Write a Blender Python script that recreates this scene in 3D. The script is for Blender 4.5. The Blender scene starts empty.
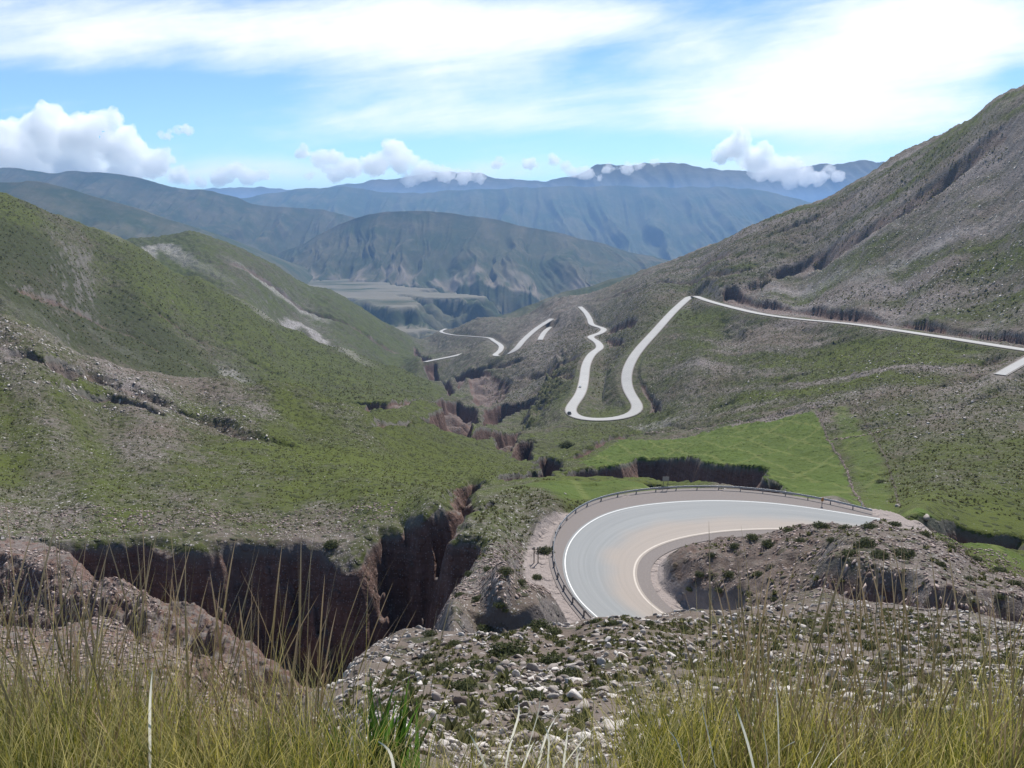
import bpy, math, random
import numpy as np
from mathutils import Vector
R = math.radians
rng = np.random.default_rng(7); random.seed(7)
SC = bpy.context.scene; COL = SC.collection

# ------------------------------------------------------------------ camera model
F = 850.0; PITCH = R(11.2); CP, SP = math.cos(PITCH), math.sin(PITCH)
CAMH = 1.5
def at(u, v):                       # pixel of the survey photo -> slopes (x/y, z/y)
    xr = (np.asarray(u, float)-512)/F; yu = -(np.asarray(v, float)-384)/F
    den = CP + yu*SP
    return xr/den, (-SP + yu*CP)/den
def pt(u, v, Y):
    a, t = at(u, v); return np.array([a*Y, Y, t*Y])
def onz(u, v, z):
    a, t = at(u, v); Y = z/t; return np.array([a*Y, Y, z])

# ------------------------------------------------------------------ noise
def _h(ix, iy, s):
    n = (ix.astype(np.int64)*374761393 + iy.astype(np.int64)*668265263 + s*1442695041) & 0xffffffff
    n = ((n ^ (n >> 13))*1274126177) & 0xffffffff
    n = n ^ (n >> 16)
    return n
def gn(x, y, s=0):
    x = np.asarray(x, float); y = np.asarray(y, float)
    ix = np.floor(x); iy = np.floor(y); fx = x-ix; fy = y-iy
    u = fx*fx*fx*(fx*(fx*6-15)+10); v = fy*fy*fy*(fy*(fy*6-15)+10)
    def g(dx, dy):
        a = _h(ix+dx, iy+dy, s).astype(np.float64)*(2*math.pi/4294967296.0)
        return np.cos(a)*(fx-dx) + np.sin(a)*(fy-dy)
    n0 = g(0,0)*(1-u)+g(1,0)*u; n1 = g(0,1)*(1-u)+g(1,1)*u
    return (n0*(1-v)+n1*v)*1.5
def fbm(x, y, o=4, s=0, gain=.5):
    r = 0; a = 1; f = 1
    for k in range(o):
        r = r + a*gn(x*f+17.3*k, y*f-9.1*k, s+k); a *= gain; f *= 2.03
    return r
def ridged(x, y, o=4, s=0):
    r = 0; a = .5; f = 1
    for k in range(o):
        r = r + a*(1-np.abs(gn(x*f+5.3*k, y*f+3.1*k, s+k))*1.6); a *= .5; f *= 2.1
    return r
def sm(x, a, b):
    t = np.clip((x-a)/(b-a), 0, 1); return t*t*(3-2*t)

# ------------------------------------------------------------------ survey points (u, v, distance)
V = []                                 # a, L, h
def add(u, v, Y):
    a, t = at(u, v); V.append((float(a), math.log(Y), (float(t)*Y+CAMH)/Y))
def addz(u, Y, z, vv=400):
    a, _ = at(u, vv); V.append((float(a), math.log(Y), (z+CAMH)/Y))
for u in (-250, -50, 130, 320, 512, 700, 900, 1080, 1280):
    for Y, z in ((.5,-1.62),(1,-1.72),(2,-1.95),(3,-2.35),(5,-3.75)): addz(u, Y, z)
# near stony slope, right part
for u in (430, 560, 700, 820, 940, 1080, 1250):
    for Y, z in ((8,-5.4),(12,-7.7),(20,-11.7),(30,-16.3)): addz(u, Y, z, 650)
for u, v, Y in ((480,645,40),(540,632,43),(600,626,45),(650,623,46),(700,617,48),(750,610,50),(800,604,52),(850,602,53),(900,607,52),(960,616,50),(1030,628,48),(1150,640,46)): add(u, v, Y)
for u, z in ((500,-41),(560,-43),(620,-42),(680,-41),(720,-39.5)): addz(u, 70, z, 620)
for u, z in ((580,-48.3),(640,-48.2),(700,-47.5)): addz(u, 86, z, 620)
# near left: falls to the badland gully
for u in (-200, -60, 80, 200, 290):
    for Y, z in ((6,-5.3),(14,-12.6),(30,-24.3),(44,-33.6)): addz(u, Y, z, 760)
for u,v,Y in ((400,705,13),(350,745,10),(430,662,28),(400,690,19),(400,642,44),(350,670,34),(300,707,24),(250,747,16),(420,655,30)): add(u,v,Y)
for u, Y, z in ((420,62,-38.5),(400,60,-38),(400,80,-50),(350,50,-33),(350,70,-46),(300,40,-28.5),(250,28,-22)): addz(u, Y, z, 660)
for u, v, Y in ((0,750,56),(100,722,62),(200,735,58),(290,740,56),(-120,745,56),(0,700,66),(240,703,65),(330,722,50)): add(u, v, Y)
for u, v, Y in ((0,600,92),(100,590,94),(200,600,96),(300,610,96),(-120,600,92)): add(u, v, Y)
for u, v, Y in ((0,560,108),(100,560,110),(200,555,114),(300,560,116),(-120,560,105),(380,560,118)): add(u, v, Y)
FLOORP = [pt(*r) for r in ((-140,545,112),(0,545,114),(60,552,111),(110,577,105),(160,608,98),(220,640,91),(280,666,85),(330,694,78),
  (0,600,106),(60,602,105),(110,612,100),(-140,600,105),(-140,630,84),(0,625,84),(60,620,84),(100,602,84),(160,640,77),(240,700,66),(290,740,57),
  (0,690,70),(100,662,74),(100,720,62),(0,750,56),(180,730,60),(-140,700,66))]
def fz(u, Y, z): a, _ = at(u, 600); FLOORP.append(np.array([a*Y, Y, z]))
for r in ((0,96,-55),(100,94,-54),(180,87,-54),(250,76,-51),(-140,96,-55),(150,114,-66),(200,117,-69),(250,115,-71),(300,112,-73),(340,106,-75),(380,100,-75),(420,110,-77),(440,130,-78),(460,160,-78),(330,94,-68),(370,84,-62),(410,84,-62),(440,80,-60),(0,122,-50),(-140,122,-50),(480,190,-78),(410,60,-39),(400,72,-54),(350,50,-34),(350,66,-50),(320,40,-29)): fz(*r)
FLOORP = np.array(FLOORP)
# ledge between canyon and bend
for u, v, Y in ((450,612,70),(500,615,72),(540,620,72),(480,590,84),(530,585,88),(570,605,86),(540,560,100),(500,560,100),(470,560,102),(545,530,117),(500,520,122),(470,530,115),(520,500,138),(560,505,136),(480,500,135),(540,483,160),(600,488,158),(660,487,162),(640,480,170),(440,540,112)): add(u, v, Y)
# bend pad
for x, y in ((4,114),(8,130),(20,143),(38,146),(56,139),(66,132),(12,114),(17,100),(11,92),(22,118),(30,128),(44,133),(22,105)): V.append((x/y, math.log(y), (-48+CAMH)/y))
# mound
for u, Y, z in ((690,112,-47.8),(720,113,-47.6),(745,113,-47.5),(770,112,-47),(745,106,-44.6),(720,107,-45.6),(780,116,-47)): addz(u, Y, z, 540)
for u, v, Y in ((760,541,100),(720,551,103),(745,545,97),(785,532,99),(770,565,90),(740,565,93),(710,570,98),(680,578,101),(700,556,106)): add(u, v, Y)
for u, v, Y in ((740,540,103),(680,562,107.5),(690,582,97),(740,592,84),(700,600,92),(770,590,80),(790,545,88),(840,550,80),(840,528,92),(880,520,92),(920,530,88),(960,552,82),(1024,582,76),(1024,600,70),(960,580,73),(900,570,74),(860,560,76),(1100,610,70),(800,585,70),(860,596,64),(930,604,62),(1010,618,60),(1150,610,64)): add(u, v, Y)
for u, z in ((800,-45),(850,-45),(900,-47),(960,-49),(1030,-52),(1100,-52)): addz(u, 112, z, 540)
# left plateau and near hill
for r in ((430,500,130),(300,500,150),(300,525,131),(200,525,128),(100,530,125),(0,538,118),(-120,540,114),(370,525,128),(420,515,126),
 (300,470,190),(300,430,260),(262,385,335),(305,387,328),(347,406,312),(372,419,300),(230,384,330),(330,415,290),(200,450,210),(200,400,290),(200,384,320),(100,450,195),(100,400,240),(100,359,285),(150,373,300),
 (0,450,180),(0,400,210),(0,350,240),(0,316,280),(50,335,285),(-120,450,170),(-120,350,210),(-120,270,270),(250,392,335),(352,403,510),(385,405,470),(400,405,450),(200,500,145),(100,500,142),(0,500,140),(-120,500,134),
 (400,420,360),(400,450,262),(400,480,180),(450,470,225),(450,490,160),(490,470,240),(520,468,270),(450,440,350),(480,450,320),(540,471,255),(430,405,520),(430,425,400)): add(*r)
for u, Y, z in ((-120,370,-60),(0,370,-75),(100,380,-86),(200,440,-97),(262,430,-102),(305,430,-98),(347,400,-97)): addz(u, Y, z)
# big left slope
for r in ((-120,250,440),(-120,190,560),(-120,140,680),(0,300,450),(0,250,560),(0,192,720),(100,350,500),(100,300,640),(100,260,730),(100,232,800),(50,212,760),(75,222,780),(125,243,815),
 (200,375,560),(200,340,680),(200,300,800),(200,277,880),(150,255,840),(300,392,600),(300,370,740),(300,345,880),(300,330,960),(250,303,920),(400,395,780),(400,380,950),(400,368,1080),(350,350,1020),(430,392,900),(440,384,1080)): add(*r)
for u, Y, z in ((-120,1000,20),(0,1000,-25),(100,1050,-75),(200,1150,-140),(300,1200,-198),(400,1280,-252)): addz(u, Y, z)
# second left slope
for r in ((200,275,1350),(300,328,1400),(400,366,1480),(190,231,1700),(130,240,1650),(240,248,1750),(280,268,1800),(330,290,1900),(300,305,1600),(365,310,1960),(400,331,2000),(430,352,1900),(400,350,1750),(430,375,1380)): add(*r)
for u, Y, z in ((0,1700,-60),(-120,1700,-60),(100,2300,-150),(200,2500,-300),(300,2600,-380),(400,2600,-430),(0,2600,-250)): addz(u, Y, z)
# right side of the valley
for r in ((480,317,2150),(450,330,2200),(540,314,1700),(580,303,1400),(480,343,1500),(450,360,1480),(550,352,1060),(550,380,860),(500,380,1050),(500,400,880),(550,400,760),(540,420,640),(500,425,660),(470,410,800),(450,395,950),(562,330,1230),
 (560,440,430),(600,436,430),(560,457,330),(600,455,310),(640,440,380),(610,470,235),(660,470,225),(700,425,430),(700,440,330),(700,470,225),(700,380,520),(700,340,640),(700,312,780),(650,355,650),(740,330,690),
 (800,318,630),(800,350,530),(800,400,390),(800,440,290),(800,485,195),(900,331,480),(900,360,400),(900,400,310),(900,450,225),(900,500,165),(850,470,215),(850,495,180),
 (1000,347,385),(1000,375,330),(1000,420,245),(1000,480,175),(1000,530,142),(1100,362,340),(1100,420,235),(1100,500,155),(1100,560,125),(1230,400,280),(1230,500,150),
 (1000,300,450),(1000,250,510),(1000,200,570),(1000,150,630),(1000,106,690),(1024,93,680),(1060,77,655),(985,117,705),(1100,250,440),(1100,150,530),(1100,60,620),(1230,150,450),(1230,0,600),
 (900,300,550),(900,250,620),(900,200,720),(900,158,900),(950,130,800),(800,290,740),(800,250,850),(800,208,1050),(850,185,980),(750,228,1180),(700,285,900),(700,262,1150),(700,248,1320),(640,300,950),(640,285,1200),(640,272,1450),(640,330,760),(600,320,1130),(600,340,930),(590,370,740),(570,400,620),(600,400,600),(620,380,640),(590,292,1600),(550,300,1850)): add(*r)
for u, Y, z in ((1100,900,130),(1000,900,60),(900,1200,20),(800,1400,-70),(700,1750,-160),(640,1950,-230),(590,2100,-280),(540,2500,-400),(480,2700,-450),(650,2700,-430),(800,2300,-300),(1000,1800,-200),(1150,1800,-100)): addz(u, Y, z)
for u in (-200, 50, 300, 500, 700, 950, 1200): addz(u, 4200, -620)
PX = {
 'road_b': [(1180,372,290),(1024,350,372),(960,340,420),(900,331,475),(850,324,540),(800,319.5,605),(760,314,670),(730,307,740),(708,301,810),(697,297,870),(692,296,900),(686,300,865),(672,313,800),(655,332,725),(637,352,665),(627,370,625),(626,385,600),(632,398,575),(641,407,556),(640,414,544),(622,419,536),(600,421,533),(580,420,537),(568,416,548),(570,408,566),(580,395,605),(584,380,665),(586,365,725),(592,354,775),(600,348,830),(597,342,900),(590,337,960),(600,333.5,1010),(604,329,1060),(592,325,1120),(590,320,1180),(586,313,1250),(580,307,1330)],
 'road_c': [(1060,343,350),(1024,361,322),(1000,375,306)],
 'road_d': [(552,319,1350),(547,322,1330),(535,330,1280),(522,342,1200),(516,350,1160),(505,356,1150),(495,355.5,1200),(500,351,1290),(501,346,1380),(494,341,1500),(488,338,1620),(470,336.5,1800),(452,335,1980),(441,332,2120),(446,329,2250)],
 'road_e': [(550,327,1330),(544,333,1270),(540,340,1200)],
 'road_f': [(478,350,1560),(470,352,1530),(455,356,1480),(440,359,1440),(425,362,1400)],
}
for nm_ in PX:
    for k_, r_ in enumerate(PX[nm_]):
        if k_ % 2 == 0 or nm_ == 'road_b': add(*r_)
V = np.array(V)
SA = 5.0
def tps(P, vals, Q, lam):
    def ker(A, B):
        d2 = ((A[:,None,:]-B[None,:,:])**2).sum(2); return .5*d2*np.log(d2+1e-12)
    n = len(P); K = ker(P, P)+lam*np.eye(n); T = np.c_[np.ones(n), P]
    M = np.zeros((n+3, n+3)); M[:n,:n] = K; M[:n,n:] = T; M[n:,:n] = T.T
    w = np.linalg.solve(M, np.r_[vals, np.zeros(3)])
    out = np.empty(len(Q))
    for i in range(0, len(Q), 20000):
        q = Q[i:i+20000]; out[i:i+20000] = ker(q, P)@w[:n] + np.c_[np.ones(len(q)), q]@w[n:]
    return out
CA = np.linspace(-1.15, 1.15, 231); CL = np.linspace(math.log(.5), math.log(4400), 420)
QA, QL = np.meshgrid(CA*SA, CL)
CH = tps(np.c_[V[:,0]*SA, V[:,1]], V[:,2], np.c_[QA.ravel(), QL.ravel()], 2e-4).reshape(QA.shape)
def bil(G, a, L):
    fa = np.clip((a-CA[0])/(CA[1]-CA[0]), 0, len(CA)-1.001); fl = np.clip((L-CL[0])/(CL[1]-CL[0]), 0, len(CL)-1.001)
    i = fa.astype(int); j = fl.astype(int); p = fa-i; q = fl-j
    def cub(f, m1, p0, p1, p2):
        return p0+.5*f*(p1-m1+f*(2*m1-5*p0+4*p1-p2+f*(3*(p0-p1)+p2-m1)))
    rows = []
    for dj in (-1, 0, 1, 2):
        jj = np.clip(j+dj, 0, len(CL)-1)
        rows.append(cub(p, G[jj, np.clip(i-1,0,len(CA)-1)], G[jj,i], G[jj,np.clip(i+1,0,len(CA)-1)], G[jj,np.clip(i+2,0,len(CA)-1)]))
    return cub(q, *rows)
def base_z(x, y):
    x = np.asarray(x, float); y = np.asarray(y, float)
    return bil(CH, x/y, np.log(y))*y - CAMH
def hit(u, v, Y0=3.0, Y1=4000):     # where the sight line through a photo point meets the bare terrain
    a, t = at(u, v); Ys = np.exp(np.linspace(math.log(Y0), math.log(Y1), 2500))
    z = base_z(a*Ys, Ys); b = np.nonzero(z >= t*Ys)[0]
    Y = Ys[b[0]] if len(b) else Y1
    return np.array([a*Y, Y, t*Y])

# ------------------------------------------------------------------ roads
def catmull(P, step):
    P = np.asarray(P, float); P = np.vstack([2*P[0]-P[1], P, 2*P[-1]-P[-2]]); out = []
    for i in range(1, len(P)-2):
        n = max(2, int(np.linalg.norm(P[i+1]-P[i])/step))
        for k in range(n):
            t = k/n
            out.append(.5*((2*P[i])+(-P[i-1]+P[i+1])*t+(2*P[i-1]-5*P[i]+4*P[i+1]-P[i+2])*t*t+(-P[i-1]+3*P[i]-3*P[i+1]+P[i+2])*t**3))
    out.append(P[-2]); return np.array(out)
def smooth(P, n, cols=(0,1,2)):
    P = P.copy()
    for _ in range(n):
        for c in cols: P[1:-1,c] = .25*P[:-2,c]+.5*P[1:-1,c]+.25*P[2:,c]
    return P
def resample(P, step):
    d = np.r_[0, np.cumsum(np.linalg.norm(np.diff(P[:,:2],axis=0),axis=1))]; s = np.linspace(0, d[-1], max(2,int(d[-1]/step)))
    return np.c_[[np.interp(s, d, P[:,c]) for c in range(P.shape[1])]].T
ZB = -48.0
OUTL = [(620,640),(603,622),(580,603),(567,580),(564,561),(568,545),(580,529),(605,514),(640,505.5),(690,501),(740,501),(790,505),(850,514),(880,519)]
INNL = [(705,640),(677,622),(650,605),(637,587),(634,571),(639,556),(655,546),(675,539),(700,534),(730,530.5),(765,529),(800,529),(850,533),(875,537)]
RAIL = [(600,634),(590,621),(571,600),(558,577),(553,553),(559,530),(578,511),(608,498.5),(650,492),(700,489.5),(750,491.5),(800,498),(840,506),(872,514)]
outl = resample(smooth(catmull([onz(u,v,ZB) for u,v in OUTL], 1.0), 12), .8)
innl = resample(smooth(catmull([onz(u,v,ZB) for u,v in INNL], 1.0), 12), .8)
raill = resample(smooth(catmull([onz(u,v,ZB) for u,v in RAIL], 1.0), 12), .5)
m = 120
bo = np.c_[[np.interp(np.linspace(0,1,m), np.linspace(0,1,len(outl)), outl[:,c]) for c in range(3)]].T
bi = np.c_[[np.interp(np.linspace(0,1,m), np.linspace(0,1,len(innl)), innl[:,c]) for c in range(3)]].T
mid = .5*(bo+bi)
ROADS = []                                    # (points, half width) used for grading
dirv = bo-bi; dirv /= np.linalg.norm(dirv,axis=1)[:,None]
ROADS += [(resample(mid, 2.0), 7.5, 'bend'), (resample(bo+dirv*1.6, 2.0), 3.4, 'bend'), (resample(bi-dirv*.6, 2.0), 2.6, 'bend')]
def road_px(pts, step=6, sm_n=8):
    P = np.array([pt(*p) for p in pts]); P = resample(catmull(P, step), step); return smooth(P, sm_n)
road_b = road_px(PX['road_b'])
road_c = road_px(PX['road_c'])
road_d = road_px(PX['road_d'])
road_e = road_px(PX['road_e'])
road_f = road_px(PX['road_f'])
ROADS += [(road_b, 6.5, 'r'), (road_c, 3.5, 'r'), (road_d, 8.5, 'r'), (road_f, 7, 'r'), (road_e, 7, 'r')]

# ------------------------------------------------------------------ carve outlines (canyon and gullies)
def poly(pts, Y0=3.0): return np.array([hit(u, v, Y0)[:2] for u, v in pts])
CARVE = []   # polygon, depth, wall slope, edge warp, floor function
CARVE.append((np.array([hit(u,v,60)[:2] for u,v in ((-140,536),(0,537),(60,540),(120,536),(140,533),(180,540),(260,538),(300,536),(330,542),(352,556),(360,538),(375,527),(392,527),(402,517),(425,510),(440,502),(447,485),(470,478),(492,480),(480,492),(476,503),(495,498),(503,502),(480,510),(470,520),(462,533),(478,535),(492,540),(488,560),(470,575),(458,590),(446,600),(452,612))]+[np.array([float(at(u_,600)[0])*y_, y_]) for u_, y_ in ((445,56),(410,50),(350,39),(310,31),(260,40),(100,50),(-140,50))]), 21, 3.2, 1.5))
CARVE.append((poly([(492,478),(500,474),(530,470),(550,470),(562,476),(545,478),(510,481)],100), 12, 2.8, 1))
CARVE.append((poly([(560,472),(575,468),(590,466),(620,462),(636,456),(660,454),(690,458),(705,462),(740,463),(768,466),(768,478),(780,480),(792,488),(797,497),(760,492),(720,484),(690,480),(650,476),(640,474),(625,478),(600,477),(570,477)],100), 15, 2.6, 1.2))
CARVE.append((poly([(642,481),(655,483),(672,486),(672,490),(650,488)],100), 4, 2, .5))
CARVE.append((poly([(570,452),(590,445),(602,438),(640,433),(660,432),(640,436),(606,443),(588,451),(575,456)],200), 6, 1.5, 1))
# valley gully reaches
for g_, y0_, dp_, sl_ in (([(528,458),(545,452),(566,456),(563,470),(548,473),(535,466)], 200, 18, 3.4), ([(509,448),(516,441),(535,440),(533,452),(526,463),(513,458)], 200, 20, 3.4), ([(490,431),(523,429),(518,440),(508,450),(497,447)], 250, 20, 3.4),
  ([(460,430),(492,429),(493,437),(475,441),(458,437)], 250, 18, 3.4), ([(433,400),(445,396),(460,397),(477,407),(481,424),(466,433),(445,431),(433,425),(410,422),(420,416),(440,412)], 400, 24, 3.4),
  ([(478,425),(484,410),(500,404),(520,401),(538,395),(537,406),(522,412),(505,419),(492,426)], 400, 24, 3.4), ([(466,376),(488,371),(512,380),(506,395),(490,408),(478,405),(470,392)], 600, 9, .9),
  ([(450,376),(466,372),(486,368),(480,376),(468,380),(458,388)], 600, 16, 3), ([(414,345),(425,356),(436,368),(450,382),(456,392),(448,394),(436,381),(424,368),(413,356)], 700, 22, 3), ([(340,403),(360,401),(388,402),(420,401),(440,400),(438,404),(400,406),(360,405)], 330, 7, 3)):
    CARVE.append((poly(g_, y0_), dp_, sl_, 2.2))
CARVE.append((poly([(1000,545),(960,540),(920,532),(898,523),(915,515),(940,517),(955,522),(975,530),(990,533),(1030,540),(1030,552)],118), 7, 1.4, 1))
# shaded face of the mound
CARVE.append((poly([(782,576),(796,560),(826,554),(860,560),(905,570),(940,588),(985,590),(1030,600),(1150,610),(1150,640),(1030,624),(960,610),(880,601),(850,597),(800,592)],56), 5.5, 1.1, 1.6))
CARVE.append((poly([(455,600),(440,606),(470,612),(510,616),(545,617),(560,625),(530,635),(500,632),(470,620)],50), 5, 1.6, .8))
CARVE.append((poly([(540,560),(520,556),(505,560),(512,575),(530,583),(540,586),(546,570)],70), 4.5, 1.6, .8))
# cut banks above the roads (never below road level)
CARVE.append((poly([(722,300),(722,287),(738,286),(745,292),(757,301),(790,306),(822,305),(828,309),(870,312),(905,322),(960,329),(1030,333),(1100,333),(1180,345),(1180,375),(1024,352),(960,341),(900,332),(850,325),(800,320),(760,315)],250), 12, 2.2, 2.0, 1))
CARVE.append((poly([(636,372),(643,380),(652,392),(664,404),(660,412),(650,414),(640,400),(634,388)],400), 10, 1.8, 1.5, 1))
CARVE.append((poly([(594,352),(600,342),(610,337),(622,338),(628,344),(612,347),(602,352),(598,356)],500), 10, 1.6, 2, 1))
CARVE.append((poly([(600,332),(604,325),(640,318),(632,328),(612,334)],700), 10, 1.6, 2, 1))
# cut bank scars
CARVE.append((poly([(616,318),(640,310),(638,306),(608,316)],600), 8, 1.2, 3))

# ------------------------------------------------------------------ terrain grid
acore = np.linspace(-.70, .70, 1150); step = acore[1]-acore[0]
ext = []; x = .70; s_ = step
while x < 1.15: s_ *= 1.06; x += s_; ext.append(x)
GA = np.r_[-np.array(ext)[::-1], acore, ext]
Ls = [math.log(.55)]
while Ls[-1] < math.log(4300):
    Y = math.exp(Ls[-1])
    d = .02 if Y < 8 else (.006 if Y < 40 else (.0033 if Y < 400 else .0036))
    Ls.append(Ls[-1]+d)
GL = np.array(Ls)
A, L = np.meshgrid(GA, GL); Yg = np.exp(L); Xg = A*Yg
B0 = bil(CH, A, L)
Zg = B0*Yg - CAMH
def win(x0, x1, y0, y1):
    j0 = max(0, np.searchsorted(GL, math.log(max(y0,.6)))-1); j1 = min(len(GL), np.searchsorted(GL, math.log(max(y1,.7)))+1)
    lo = min(x0/y0, x0/y1); hi = max(x1/y0, x1/y1)
    i0 = max(0, np.searchsorted(GA, lo)-1); i1 = min(len(GA), np.searchsorted(GA, hi)+1)
    return slice(j0, j1), slice(i0, i1)
# broad undulation and roughness (metres)
und = (fbm(Xg/210, Yg/210, 3, 11)*np.minimum(5, .008*np.maximum(Yg-150,0))
     + fbm(Xg/60, Yg/60, 3, 21)*np.minimum(2.2, .008*np.maximum(Yg-70,0))
     + fbm(Xg/14, Yg/14, 3, 31)*np.minimum(.55, .006*Yg)
     + fbm(Xg/2.6, Yg/2.6, 3, 41)*np.minimum(.22, .006*Yg))
# runnels down the steep left and right slopes
run = ridged(Xg/55+Yg/160+fbm(Xg/90,Yg/90,2,5)*.6, Yg/260-Xg/300, 3, 51)-.8
und *= 1-.65*sm(-A, .08, .2)*sm(Yg, 430, 560)
und += run*np.minimum(3, .009*np.maximum(Yg-430, 0))*sm(-A, .0, .1)
RD = np.full(Zg.shape, 1e3); RZ = np.zeros_like(Zg)
for P, w, kind in ROADS:
    for k in range(len(P)-1):
        p, q = P[k], P[k+1]; r = 45 if kind == 'r' else 20
        sj, si = win(min(p[0],q[0])-r, max(p[0],q[0])+r, min(p[1],q[1])-r, max(p[1],q[1])+r)
        X = Xg[sj,si]; Y = Yg[sj,si]; d = q-p; l2 = d[0]**2+d[1]**2+1e-9
        t = np.clip(((X-p[0])*d[0]+(Y-p[1])*d[1])/l2, 0, 1)
        D = np.hypot(X-p[0]-t*d[0], Y-p[1]-t*d[1]) - w
        b = D < RD[sj,si]
        RD[sj,si][b] = D[b]; RZ[sj,si][b] = (p[2]+t*d[2])[b]
Zg += und*sm(RD, 3, 60)
Zg += fbm(A*110, L*110, 4, 333)*.0018*Yg*sm(Yg, 120, 300)*sm(RD, 2, 14)
jit = fbm(Xg/9, Yg/9, 3, 61)
D = np.maximum(RD - np.where(Yg > 400, 1.0, 0), 0)
cut = RZ + D*(1.15+.5*jit) + .02*D**2; fill = RZ - D*(.75+.25*jit)
near_r = RD < 44
gate = sm(D, 44, 30)
Zroad = np.clip(Zg, fill, cut)
Zg = np.where(near_r, Zg*(1-gate)+Zroad*gate, Zg)
Zg = np.where(RD <= 0, RZ-.05-.00032*Yg, Zg)
ZPRE = Zg.copy()
# carve
CM = np.zeros_like(Zg)
def sdf(X, Y, P):
    d = np.full(X.shape, 1e9); ins = np.zeros(X.shape, bool); n = len(P)
    for k in range(n):
        p, q = P[k], P[(k+1)%n]; e = q-p; wx = X-p[0]; wy = Y-p[1]
        t = np.clip((wx*e[0]+wy*e[1])/(e@e+1e-9), 0, 1)
        d = np.minimum(d, (wx-t*e[0])**2+(wy-t*e[1])**2)
        c = ((p[1] > Y) != (q[1] > Y)) & (X < (q[0]-p[0])*(Y-p[1])/((q[1]-p[1]) or 1e-9)+p[0])
        ins ^= c
    d = np.sqrt(d); return np.where(ins, d, -d)
for ci, (P, depth, slope, wr, *bank) in enumerate(CARVE):
    pad = 6
    sj, si = win(P[:,0].min()-pad, P[:,0].max()+pad, P[:,1].min()-pad, P[:,1].max()+pad)
    X = Xg[sj,si]; Y = Yg[sj,si]
    sc = 4+wr*3
    no_ = 4 if ci == 0 else 3; wx = X + fbm(X/sc, Y/sc, no_, 71, .4)*wr; wy = Y + fbm(X/sc+40, Y/sc, no_, 81, .4)*wr
    d = sdf(wx, wy, P)
    prof = np.minimum(1, np.maximum(d,0)*slope*1.7/depth*(.85+.3*np.abs(gn(X/sc*.6,Y/sc*.6,98))))
    if ci == 0:
        # main canyon: steep walls down to a surveyed badland floor
        Fz = np.empty(X.size); fx = np.c_[X.ravel(), Y.ravel()]/20
        Fz = tps(FLOORP[:,:2]/20, FLOORP[:,2], fx, 1e-4).reshape(X.shape)
        rib = ridged(X/9+fbm(X/14,Y/14,2,9)*.7, Y/22, 4, 91)
        Fz = Fz - (rib-.7)*2.6 + fbm(X/3, Y/3, 3, 93)*.7 + fbm(X/.9, Y/.9, 2, 94)*.28
        flute = 3.4*(.75+.6*np.abs(gn(X/4.5,Y/4.5,5))+.3*gn(X/1.6,Y/1.6,6))
        Z0 = Zg[sj,si]
        rimw = 1.6+1.4*gn(X/7, Y/7, 12); dw = np.maximum(d, 0); drop = np.where(dw < rimw, .85*dw, .85*rimw+flute*(dw-rimw)) + np.minimum(dw, 1)*fbm(X/1.4, Y/1.4, 2, 14)*.35
        dd = np.where(d > 0, Z0-np.minimum(Z0, np.maximum(Fz, Z0-drop)), 0)
    else:
        dd = depth*prof*(d > 0)*(.8+.5*gn(X/sc/2, Y/sc/2, 99))
        if bank: dd = np.minimum(dd, np.maximum(Zg[sj,si]-RZ[sj,si]-.25, 0)*(RD[sj,si] < 60))
    dd = dd*sm(RD[sj,si], .3, 3.0)
    Zg[sj,si] -= dd
    CM[sj,si] = np.maximum(CM[sj,si], np.clip(dd/3.0, 0, 1) if ci else sm(d, .4, 2.4))
# rubble mound: rounded left end inside the bend
MP = [pt(*r) for r in ((664,573,107),(670,561,107),(695,550,106),(725,545,105),(760,539,103),(800,531,100),(840,526,97),(676,586,101),(700,575,100),(740,566,97),(780,558,94),(820,556,89),(688,597,98),(700,606,94),(740,606,88),(780,603,82),(820,600,78),(668,590,101))]
for u_, y_, z_ in ((700,83,-44.6),(740,80,-42.6),(780,75,-40.),(690,90,-46.4),(820,70,-38.)): MP.append(np.array([float(at(u_,600)[0])*y_, y_, z_]))
for u_, y_ in ((655,113),(690,116.5),(725,118),(760,118),(800,119),(840,119),(640,103)): MP.append(np.array([float(at(u_,540)[0])*y_, y_, -48.]))
MP = np.array(MP); mpoly = np.array([[float(at(u_,560)[0])*y_, y_] for u_, y_ in ((656,104),(662,112),(690,117),(725,118.5),(760,118.5),(810,119),(845,110),(835,95),(815,84),(785,73),(740,77),(706,80),(684,91),(682,98))])
sj, si = win(mpoly[:,0].min()-8, mpoly[:,0].max()+8, mpoly[:,1].min()-8, mpoly[:,1].max()+8)
X = Xg[sj,si]; Y = Yg[sj,si]; d = sdf(X, Y, mpoly); inn = d > -4
mz = np.where(inn, 0, 0.); mz[inn] = tps(MP[:,:2]/10, MP[:,2], np.c_[X[inn], Y[inn]]/10, 1e-3)
mz = mz + fbm(X/5, Y/5, 4, 131)*.75 + fbm(X/1.3, Y/1.3, 2, 133)*.2; wgt = sm(d, -3, 2)*sm(RD[sj,si], 0, 1.5)
Zg[sj,si] = Zg[sj,si]*(1-wgt)+mz*wgt; CM[sj,si] = np.maximum(CM[sj,si]*(1-wgt), wgt*.55)
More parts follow.
